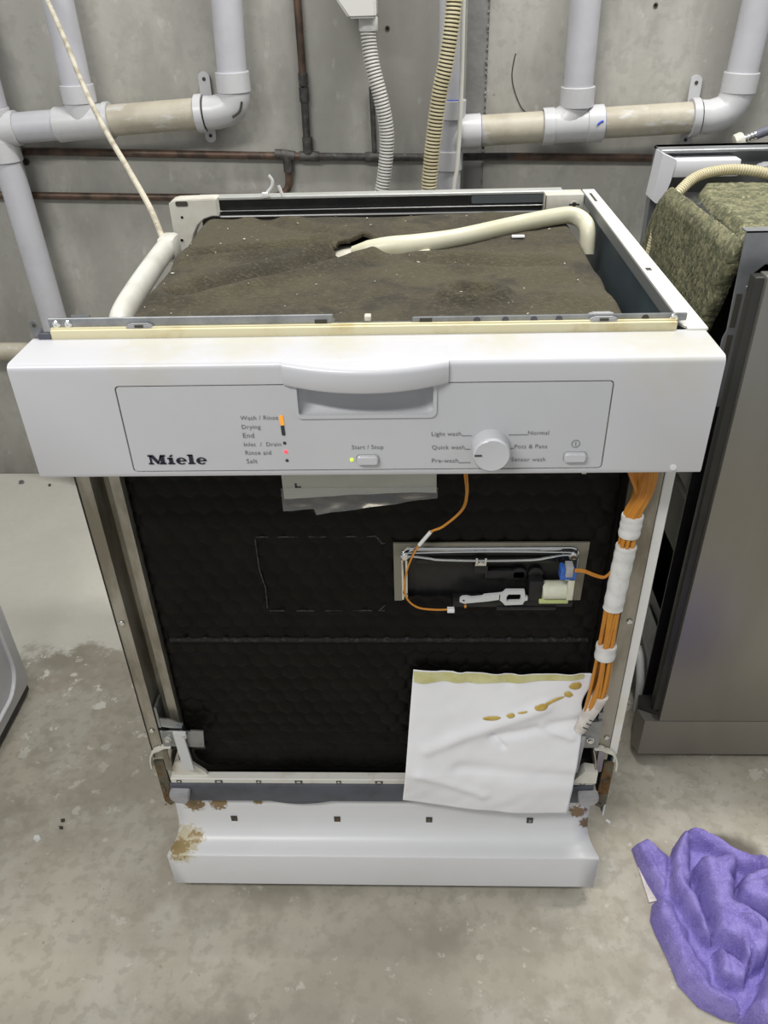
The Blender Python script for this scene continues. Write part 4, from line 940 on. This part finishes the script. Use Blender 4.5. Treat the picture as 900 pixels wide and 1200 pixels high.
seg(w1, 'downpipe', (-.7755, PY, .83), (-.7560, PY, .0), PR, m_pvc)
seg(w1, 'coupling', (-.7750, PY, .775), (-.7755, PY, .815), PR + .004, m_pvcfit); seg(w1, 'riser', (-.7755, PY, .83), (-.782, PY, 1.5), PR, m_pvc)
seg(w1, 'tee', (-.7755, PY, .800), (-.7770, PY, .872), PR + .0035, m_pvcfit)
# right drain
w2 = thing('drain_pipe', (.122, PY, 0), 'drain pipe with beige aged sections and blue marker lines, right of the ribbed hoses', 'pipe')
def PRt(x): return (x, PY, .8115 + (x - .179) * (.8265 - .8115) / (.595 - .179))
dR = (.416, 0, .015)
seg(w2, 'stack_pipe', (.116, PY, .0), (.122, PY, 1.5), PR * .86, m_pvc)
seg(w2, 'coupling', (.121, PY, .835), (.122, PY, .868), PR + .0005, m_pvcfit); seg(w2, 'coupling', (.118, PY, .742), (.1185, PY, .778), PR + .0005, m_pvcfit)
bend(w2, 'sweep', [(.119, PY, .765), (.124, PY, .790), (.140, PY, .806), (.165, PY, .811)], PR * .85, m_pvcfit)
seg(w2, 'coupling', PRt(.140), PRt(.180), PR + .003, m_pvcfit)
seg(w2, 'marker_line', PRt(.1795), PRt(.1815), PR + .0006, m_blue); seg(w2, 'marker_line', (.1195, PY, .868), (.1196, PY, .8705), PR * .86 + .0006, m_blue)
seg(w2, 'aged_pipe', PRt(.180), PRt(.305), PR, m_pvcbeige)
seg(w2, 'tee', PRt(.300), PRt(.416), PR + .0035, m_pvcfit); seg(w2, 'coupling', PRt(.300), PRt(.322), PR + .0055, m_pvcfit); seg(w2, 'coupling', PRt(.384), PRt(.416), PR + .0055, m_pvcfit)
bend(w2, 'sweep', [(.322, PY, PRt(.322)[2]), (.345, PY, .828), (.358, PY, .845), (.362, PY, .870)], PR + .001, m_pvcfit)
seg(w2, 'coupling', (.362, PY, .850), (.3615, PY, .885), PR + .0045, m_pvcfit)
seg(w2, 'riser', (.3615, PY, .880), (.355, PY, 1.5), PR, m_pvc)
seg(w2, 'marker_line', PRt(.416), PRt(.4175), PR + .0008, m_blue)
bm = bm_new(); tube(bm, spline([(.399, PY - .0338, .822), (.404, PY - .0335, .827), (.410, PY - .033, .829)], 4), .0018, 8); build('marker_dash', bm, m_blue, w2)
seg(w2, 'aged_pipe', PRt(.416), PRt(.600), PR, m_pvcbeige)
pipe_clip(w2, PRt(.590), dR); seg(w2, 'marker_line', PRt(.5985), PRt(.6005), PR + .0030, m_slot)
bend(w2, 'elbow', [PRt(.600), PRt(.622), (.648, PY, .8370), (.660, PY, .8560), (.6640, PY, .8800)], PR + .0025, m_pvcbeige if False else m_pvcfit)
seg(w2, 'coupling', (.6640, PY, .868), (.6650, PY, .902), PR + .0045, m_pvcfit)
seg(w2, 'riser', (.6650, PY, .895), (.683, PY, 1.5), PR, m_pvc)
# copper
CY = WALL_Y - .0112; CR = .0075
c1 = thing('copper_pipe', (-.76, CY, .786), 'tarnished copper water pipe branching along the concrete wall below the drains', 'pipe')
def CP(x): return (x, CY, .786 + (x + .761) * (.746 - .786) / (.541 + .761) + (-.004 if x > -.2 and x < .2 else 0))
def cseg(name, a, b, r=CR, mat=m_copper): bm = bm_new(); tube(bm, [a, b], r, 14); return build(name, bm, mat, c1)
cseg('pipe', CP(-.765), CP(-.17)); cseg('pipe', CP(-.17), CP(.02), CR, m_copperdark); cseg('pipe', CP(.02), CP(.25), CR, m_copperdark); cseg('pipe', CP(.25), CP(.8))
cseg('coupling', CP(-.235), CP(-.222), CR + .002, m_copperdark); cseg('tee', CP(-.222), CP(-.195), CR + .0025, m_copperdark); cseg('tee', CP(-.185), CP(-.145), CR + .0022, m_copperdark); cseg('tee', CP(-.050), CP(-.010), CR + .0025, m_copperdark)
cseg('riser', (-.1680, CY, .77), (-.1665, CY, .895), CR, m_copperdark); cseg('riser', (-.1665, CY, .885), (-.1660, CY, 1.5), CR)
cseg('coupling', (-.1668, CY, .770), (-.1668, CY, .800), CR + .0028, m_copperdark); cseg('coupling', (-.1665, CY, .865), (-.1665, CY, .890), CR + .0022, m_copperdark); cseg('coupling', (-.1664, CY, .893), (-.1664, CY, .915), CR + .0018, m_copperdark)
cseg('riser', (-.0310, CY, .77), (-.0330, CY, .888), CR * .7, m_copperdark)
cseg('coupling', (-.2105, CY, .735), (-.2100, CY, .765), CR + .0025, m_copperdark)
bm = bm_new(); tube(bm, spline([(-.2100, CY, .765), (-.2110, CY, .730), (-.2130, CY, .708), (-.2240, CY, .694), (-.2450, CY, .687), (-.30, CY, .687), (-.46, CY, .689), (-.83, CY, .701), (-1.3, CY, .716)], 8), CR, 14); build('lower_run', bm, m_copper, c1)
bm = bm_new(); prism(bm, [(-.774, .797), (-.756, .797), (-.752, .788), (-.760, .786), (-.762, .770), (-.757, .760), (-.768, .760), (-.773, .778)], CY - .010, WALL_Y - .0003); cc = build('pipe_bracket', bm, m_post, c1)
bm = bm_new(); lathe(bm, [(.0065, 0), (.0065, .004), (.004, .004), (.004, .001), (.0015, .002)], (-.7560, WALL_Y - .008, .765), (0, -1, 0), 16); build('bracket_screw', bm, m_slot, cc)
# hairline crack / wire on the wall
bm = bm_new(); tube(bm, spline([(.246, WALL_Y - .0006, .938), (.243, WALL_Y - .0006, .925), (.241, WALL_Y - .0006, .90), (.247, WALL_Y - .0006, .875), (.262, WALL_Y - .0006, .845), (.278, WALL_Y - .0006, .83)], 6), .0011, 6); 
o = build('stray_wire', bm, m_slot); tag(rebase(o, (.26, WALL_Y, .83)), 'thin dark wire curving on the concrete wall beside the right drain riser', 'wire')
# low beige pipe
bm = bm_new(); cyl(bm, (-1.6, 1.118, .3655), (-.7945, 1.118, .3620), .0205); o = build('waste_pipe', bm, m_pvcbeige); tag(rebase(o, (-.9, 1.118, .36)), 'beige horizontal pipe low on the wall, just behind the left end of the control panel', 'pipe')
# outlet box with conduit
ob = thing('outlet_box', (-.05, WALL_Y, 1.0), 'white electrical box with ribbed white conduit hanging on the wall', 'electrical box')
bm = bm_new(); b = bmesh.new(); prism(b, [(-.0900, 1.060), (-.0880, 1.038), (-.0660, 1.0080), (-.0170, 1.0080), (-.0160, 1.20), (-.0900, 1.20)], 1.055, WALL_Y); bmesh.ops.recalc_face_normals(b, faces=b.faces[:]); bmesh.ops.bevel(b, geom=b.edges[:], offset=.004, segments=3, affect='EDGES'); merge(bm, b); build('box_body', bm, m_cream if False else m_conduit, ob)
bm = bm_new(); lathe(bm, [(.0165, 0), (.0175, .002), (.0175, .020), (.0150, .024)], (-.0330, 1.095, .986), (0, 0, 1), 24); build('conduit_collar', bm, m_conduit, ob)
bm = ribbed([(-.0335, 1.095, .995), (-.0330, 1.092, .970), (-.0270, 1.085, .930), (-.0140, 1.080, .880), (-.0045, 1.080, .830), (-.0040, 1.080, .790), (-.0100, 1.080, .740), (-.0190, 1.080, .690), (-.030, 1.085, .60), (-.035, 1.09, .45)], .0122, .0143, .0058, 18)
build('conduit', bm, [m_conduit, m_groove], ob)
# cream ribbed hose
bm = ribbed([(.125, 1.06, 1.30), (.1220, 1.040, 1.12), (.1190, 1.028, 1.035), (.1140, 1.022, .985), (.1060, 1.020, .935), (.0960, 1.020, .890), (.0870, 1.020, .825), (.0800, 1.020, .760), (.0770, 1.020, .715), (.075, 1.02, .60), (.07, 1.0, .35)], .0122, .0150, .0061, 18)
o = build('ribbed_hose', bm, [m_hosecream, m_hosedark]); tag(rebase(o, (.075, 1.0, .35)), 'cream ribbed hose with dark grooves hanging in front of the wall stack pipe', 'hose')
# white cable
bm = bm_new(); tube(bm, spline([(.139, 1.075, 1.4), (.1375, 1.07, 1.03), (.1380, 1.07, .92), (.1365, 1.07, .82), (.1330, 1.07, .75), (.1270, 1.07, .700), (.12, 1.07, .5)], 8), .0042, 10); o = build('cable', bm, m_creampaint); tag(rebase(o, (.12, 1.07, .5)), 'smooth off-white cable hanging to the right of the cream ribbed hose', 'cable')
# thin tube running up from the left duct
bm = bm_new(); tube(bm, spline([(-.2930, .482, .788), (-.3280, .560, .812), (-.3740, .640, .846), (-.4370, .750, .888), (-.4900, .845, .936), (-.5440, .950, .997), (-.5960, 1.040, 1.058), (-.66, 1.11, 1.16)], 8), .0042, 10)
m_rod = M('dirty_white_tube', (.56, .52, .42), (.36, .32, .24), 40, .45, .65, rough=.55, layers=(((.20, .17, .12), 90, .62, .7, (1, 1, 1), .7),))
o = build('thin_tube', bm, m_rod); tag(rebase(o, (-.2975, .482, .786)), 'thin dirty white tube slanting up from the left rear of the dishwasher across the wall', 'tube')
# inlet hose end on the right
ih = thing('inlet_hose', (.70, .97, .80), 'grey braided inlet hose with white plastic nut above the right dishwasher', 'hose')
hd = (Vector((.700, 1.000, .822)) - Vector((.6430, 1.000, .801))).normalized(); A0 = Vector((.6360, 1.000, .7985))
bm = bm_new(); lathe(bm, [(.0130, 0), (.0150, .001), (.0155, .012), (.0135, .0165), (.0080, .018)], A0, hd, 10); build('hose_nut', bm, m_cream, ih)
bm = bm_new(); tube(bm, [A0 + hd * (.0175 + i * .0015) for i in range(15)], [.0080 if i % 4 < 3 else .0068 for i in range(15)], 18); build('hose_ferrule', bm, m_chrome, ih)
bm = bm_new(); tube(bm, spline([A0 + hd * .038, A0 + hd * .07, A0 + hd * .12 + Vector((0, 0, .005)), A0 + hd * .25 + Vector((0, .05, 0)), (.95, 1.10, .80), (1.05, 1.12, .5)], 8), .0082, 14); build('hose', bm, M('blue_grey_rubber', (.14, .145, .19), (.10, .10, .13), 60, rough=.6), ih)

# ------------------------------------------------------------------ purple towel
OUT = [(0.3614, 0.0899), (0.382, 0.0985), (0.3971, 0.0889), (0.411, 0.0713), (0.421, 0.0905), (0.4335, 0.1045), (0.4485, 0.1047), (0.4622, 0.1006), (0.4824, 0.0855), (0.4937, 0.0748), (0.5056, 0.0668), (0.5294, 0.0657), (0.5408, 0.0436), (0.5543, 0.0013), (0.5542, -0.0566), (0.5184, -0.1202), (0.481, -0.1643), (0.4533, -0.1712), (0.4434, -0.1469), (0.4204, -0.1414), (0.3954, -0.128), (0.3773, -0.1018), (0.3717, -0.0655), (0.3647, -0.0363), (0.3624, -0.0177), (0.3701, 0.0041), (0.3795, 0.0091), (0.3712, 0.0329), (0.365, 0.0575)]
ridges = [([(0.3682, 0.0817), (0.3747, 0.0576), (0.3828, 0.0317), (0.3854, 0.0141)], .030, .011), ([(0.3844, 0.0874), (0.3948, 0.0604), (0.3952, 0.0293)], .034, .010),
          ([(0.4354, 0.0934), (0.4143, 0.0606), (0.4034, 0.0243), (0.4082, -0.0052), (0.4153, -0.0288), (0.4186, -0.0561)], .048, .011),
          ([(0.4411, 0.0962), (0.4643, 0.0909), (0.4799, 0.0773), (0.503, 0.0589), (0.5145, 0.0433)], .050, .010), ([(0.452, 0.0825), (0.4619, 0.0664), (0.4757, 0.0639), (0.4925, 0.0561)], .040, .009),
          ([(0.3746, -0.0104), (0.3749, -0.0362), (0.3816, -0.0698), (0.3908, -0.0995), (0.4092, -0.1238), (0.4355, -0.1334)], .036, .015), ([(0.3845, -0.0338), (0.3949, -0.0696), (0.4087, -0.0972)], .030, .012),
          ([(0.4453, 0.0426), (0.4504, 0.0124), (0.4469, -0.0143), (0.4787, 0.043)], .056, .018), ([(0.4779, 0.0404), (0.4754, 0.0176), (0.466, -0.0045)], .060, .013),
          ([(0.4907, 0.0431), (0.4967, 0.0253), (0.5076, 0.0229)], .050, .008),
          ([(0.4823, 0.0103), (0.5035, 0.0179), (0.5214, 0.0156), (0.535, 0.0084)], .060, .011), ([(0.496, -0.0042), (0.5162, 0.0009), (0.5271, -0.0134)], .058, .010), ([(0.4753, -0.0044), (0.4714, -0.0164), (0.485, -0.0233)], .054, .010),
          ([(0.4366, -0.0331), (0.4547, -0.0329), (0.4819, -0.0326), (0.4981, -0.0438), (0.4984, -0.0617)], .062, .013), ([(0.4339, -0.0424), (0.4359, -0.0647), (0.4465, -0.0862), (0.454, -0.1028)], .052, .012),
          ([(0.4586, -0.0555), (0.4617, -0.0796), (0.4589, -0.1007), (0.4456, -0.1152)], .052, .010), ([(0.4325, -0.0756), (0.4282, -0.1032), (0.4335, -0.1134)], .042, .009),
          ([(0.4926, -0.0596), (0.4834, -0.0857), (0.4682, -0.1108), (0.4458, -0.1273)], .054, .013), ([(0.5071, -0.0681), (0.4889, -0.1003), (0.4668, -0.127), (0.4517, -0.1467), (0.4457, -0.1583)], .050, .014),
          ([(0.5271, 0.0591), (0.5312, 0.0435), (0.539, 0.0258), (0.5503, 0.0061)], .044, .012), ([(0.5264, -0.0274), (0.5274, -0.0547), (0.5186, -0.0894), (0.4947, -0.1305)], .055, .025), ([(0.5126, -0.0345), (0.5158, -0.0504)], .05, .01),
          ([(0.4735, -0.0509), (0.48, -0.0641)], .058, .011), ([(0.4533, 0.0376), (0.4412, 0.0049), (0.438, -0.0285)], .05, .01), ([(0.56, 0.0014), (0.5486, -0.0455), (0.5189, -0.0999)], .04, .03)]
def sd(p, a, b):
    dx, dy = b[0] - a[0], b[1] - a[1]; t = max(0, min(1, ((p[0] - a[0]) * dx + (p[1] - a[1]) * dy) / (dx * dx + dy * dy + 1e-12)))
    q = (a[0] + t * dx, a[1] + t * dy); return math.hypot(p[0] - q[0], p[1] - q[1]), q
def inside(p):
    c = False; n = len(OUT)
    for i in range(n):
        a, b = OUT[i], OUT[(i + 1) % n]
        if (a[1] > p[1]) != (b[1] > p[1]) and p[0] < (b[0] - a[0]) * (p[1] - a[1]) / (b[1] - a[1]) + a[0]: c = not c
    return c
flaps = [([(0.3614, 0.0899), (0.382, 0.0985), (0.411, 0.0713), (0.3938, 0.0192), (0.3795, 0.0091), (0.365, 0.0575)], .024, .010),
         ([(0.3624, -0.0177), (0.3701, 0.0041), (0.3933, -0.0005), (0.4024, -0.0427), (0.4056, -0.0781), (0.4171, -0.1116), (0.4374, -0.1274), (0.4469, -0.1487), (0.4204, -0.1414), (0.3954, -0.128), (0.3773, -0.1018), (0.3717, -0.0655)], .032, .018),
         ([(0.4335, 0.1045), (0.4091, 0.0686), (0.3943, 0.0192), (0.403, -0.0243), (0.4119, -0.0561), (0.4271, -0.0648), (0.4303, -0.0239), (0.4223, 0.0121), (0.4307, 0.0503), (0.4422, 0.0824)], .046, .010),
         ([(0.4335, 0.1045), (0.4622, 0.1006), (0.4824, 0.0855), (0.5056, 0.0668), (0.5294, 0.0657), (0.5179, 0.0256), (0.497, 0.0406), (0.4757, 0.0639), (0.4546, 0.0744), (0.438, 0.0851)], .044, .010),
         ([(0.4309, 0.0425), (0.4427, 0.0504), (0.4928, 0.0496), (0.4872, 0.0252), (0.4766, 0.0176), (0.4698, -0.014), (0.5026, -0.0438), (0.4998, -0.0639), (0.4841, -0.0899), (0.4604, -0.1027), (0.4581, -0.0902), (0.4463, -0.0733), (0.4284, -0.0604), (0.4326, -0.0239)], .060, .013),
         ([(0.4758, 0.0102), (0.4903, 0.0203), (0.5159, 0.0268), (0.5437, 0.0258), (0.5476, -0.0131), (0.5126, -0.0345), (0.4842, -0.0256), (0.4721, -0.014)], .068, .014),
         ([(0.5008, -0.055), (0.5317, -0.0434), (0.5234, -0.1101), (0.4648, -0.1673), (0.4342, -0.1622), (0.4549, -0.1311), (0.4804, -0.1004)], .058, .018),
         ([(0.4264, -0.067), (0.4443, -0.0798), (0.4611, -0.1007), (0.4492, -0.1172), (0.4293, -0.1134), (0.4218, -0.1033)], .046, .010),
         ([(0.5241, 0.0644), (0.5408, 0.0436), (0.5536, 0.0086), (0.5411, 0.006), (0.5278, 0.0207), (0.5145, 0.0433)], .052, .010),
         ([(0.4547, -0.0329), (0.4811, -0.0349), (0.4935, -0.0506), (0.4851, -0.0684), (0.4668, -0.0643), (0.4534, -0.0511)], .070, .013),
         ([(0.4594, -0.0533), (0.4653, -0.0687), (0.4614, -0.0965), (0.4529, -0.1028), (0.4523, -0.0818), (0.4506, -0.0667)], .062, .007),
         ([(0.4955, 0.008), (0.5158, 0.0131), (0.535, 0.0084), (0.5248, -0.0134), (0.4973, -0.0137)], .078, .012)]
def in_poly(p, Q):
    c = False; n = len(Q)
    for i in range(n):
        a, b = Q[i], Q[(i + 1) % n]
        if (a[1] > p[1]) != (b[1] > p[1]) and p[0] < (b[0] - a[0]) * (p[1] - a[1]) / (b[1] - a[1]) + a[0]: c = not c
    return c
def towel_h(p0):
    p = (p0[0] + .004 * noise.noise(Vector((p0[0] * 60, p0[1] * 60, 1))), p0[1] + .004 * noise.noise(Vector((p0[0] * 60, p0[1] * 60, 9))))
    z = .016
    for Q, H, w in flaps:
        if in_poly(p, Q):
            e = min(1, min(sd(p, Q[i], Q[(i + 1) % len(Q)])[0] for i in range(len(Q))) / w)
            z = max(z, .010 + (H - .010) * math.sqrt(max(0, 1 - (1 - e) ** 2)))
    wr = 0
    for pts, H, w in ridges:
        d = min(sd(p, a, b)[0] for a, b in zip(pts, pts[1:]))
        if d < 2 * w: wr = max(wr, math.exp(-(d / (w * .7)) ** 2))
    return z + .007 * wr
x0, x1 = min(p[0] for p in OUT), max(p[0] for p in OUT); y0, y1 = min(p[1] for p in OUT), max(p[1] for p in OUT); h_ = .0022
nx, ny = int((x1 - x0) / h_) + 1, int((y1 - y0) / h_) + 1
bm = bm_new(); V = {}; INS = {}
for j in range(ny + 1):
    for i in range(nx + 1): INS[i, j] = inside((x0 + i * h_, y0 + j * h_))
def tv(i, j):
    if (i, j) in V: return V[i, j]
    p = (x0 + i * h_, y0 + j * h_); dd, qq = min((sd(p, OUT[k], OUT[(k + 1) % len(OUT)]) for k in range(len(OUT))), key=lambda t: t[0])
    if INS[i, j]:
        e = min(1, dd / .013); z = towel_h(p) * math.sqrt(max(0, 1 - (1 - e) ** 2)) + .0010 * noise.noise(Vector((p[0] * 380, p[1] * 380, 0))) + .0009 * noise.noise(Vector((p[0] * 160, p[1] * 160, 3)))
        z += .003 * noise.noise(Vector((p[0] * 45, p[1] * 45, 7))) * e
    else: p = qq; z = .0008
    V[i, j] = bm.verts.new((p[0], p[1], max(.0008, z))); return V[i, j]
for j in range(ny):
    for i in range(nx):
        if INS[i, j] or INS[i + 1, j] or INS[i, j + 1] or INS[i + 1, j + 1]:
            bm.faces.new((tv(i, j), tv(i + 1, j), tv(i + 1, j + 1), tv(i, j + 1)))
bmesh.ops.smooth_vert(bm, verts=bm.verts[:], factor=.25, use_axis_x=False, use_axis_y=False, use_axis_z=True)
tw = thing('towel', (.45, -.03, 0), 'crumpled purple terry towel lying on the concrete floor', 'towel')
build('terry_cloth', bm, m_towel, tw, angle=180, recalc=False)
tg = [(0.3644, 0.0601), (0.3693, 0.0602), (0.3755, 0.0406), (0.3798, 0.0104), (0.3675, 0.0077)]
bm = bm_new(); prism(bm, tg, .0005, .0030, 'z'); build('care_tag', bm, m_tag, tw)

# ------------------------------------------------------------------ small litter on the floor
def chip(name, poly, h, mat, label, cat):
    cx = sum(p[0] for p in poly) / len(poly); cy = sum(p[1] for p in poly) / len(poly)
    bm = bm_new(); A = [bm.verts.new((x, y, 0)) for x, y in poly]; B = [bm.verts.new((cx + (x - cx) * .85, cy + (y - cy) * .85, h)) for x, y in poly]; n = len(poly)
    bm.faces.new(A[::-1]); bm.faces.new(B)
    for i in range(n): bm.faces.new((A[i], A[(i + 1) % n], B[(i + 1) % n], B[i]))
    o = build(name, bm, mat, smooth=False); return tag(rebase(o, (cx, cy, 0)), label, cat)
chip('plastic_chip', [(.332, .138), (.338, .131), (.341, .136), (.336, .141)], .0015, m_plastic, 'tiny white square chip on the floor right of the plinth', 'chip')
chip('metal_nut', [(-.975, 1.122), (-.968, 1.126), (-.961, 1.122), (-.963, 1.114), (-.972, 1.113)], .006, m_zinc, 'small metal nut on the floor by the wall at left', 'nut')
chip('brown_crumb', [(-.893, 1.108), (-.887, 1.110), (-.885, 1.103), (-.891, 1.101)], .004, m_rust, 'small brown crumb on the floor beside the metal nut', 'crumb')
chip('paint_flake', [(-0.5405, 0.1053), (-0.5331, 0.1068), (-0.5277, 0.0996), (-0.5308, 0.0938), (-0.539, 0.0981)], .001, m_wrap, 'pale paint flake on the floor at the lower left', 'flake')
chip('dark_crumb', [(-0.5091, 0.1323), (-0.5029, 0.1339), (-0.5013, 0.1294), (-0.5062, 0.1278)], .003, m_slot, 'upper of two small dark crumbs on the floor left of the plinth', 'crumb')
chip('dark_crumb', [(-0.5075, 0.1203), (-0.5008, 0.1204), (-0.4992, 0.116), (-0.5045, 0.1159)], .003, m_slot, 'lower of two small dark crumbs on the floor left of the plinth', 'crumb')
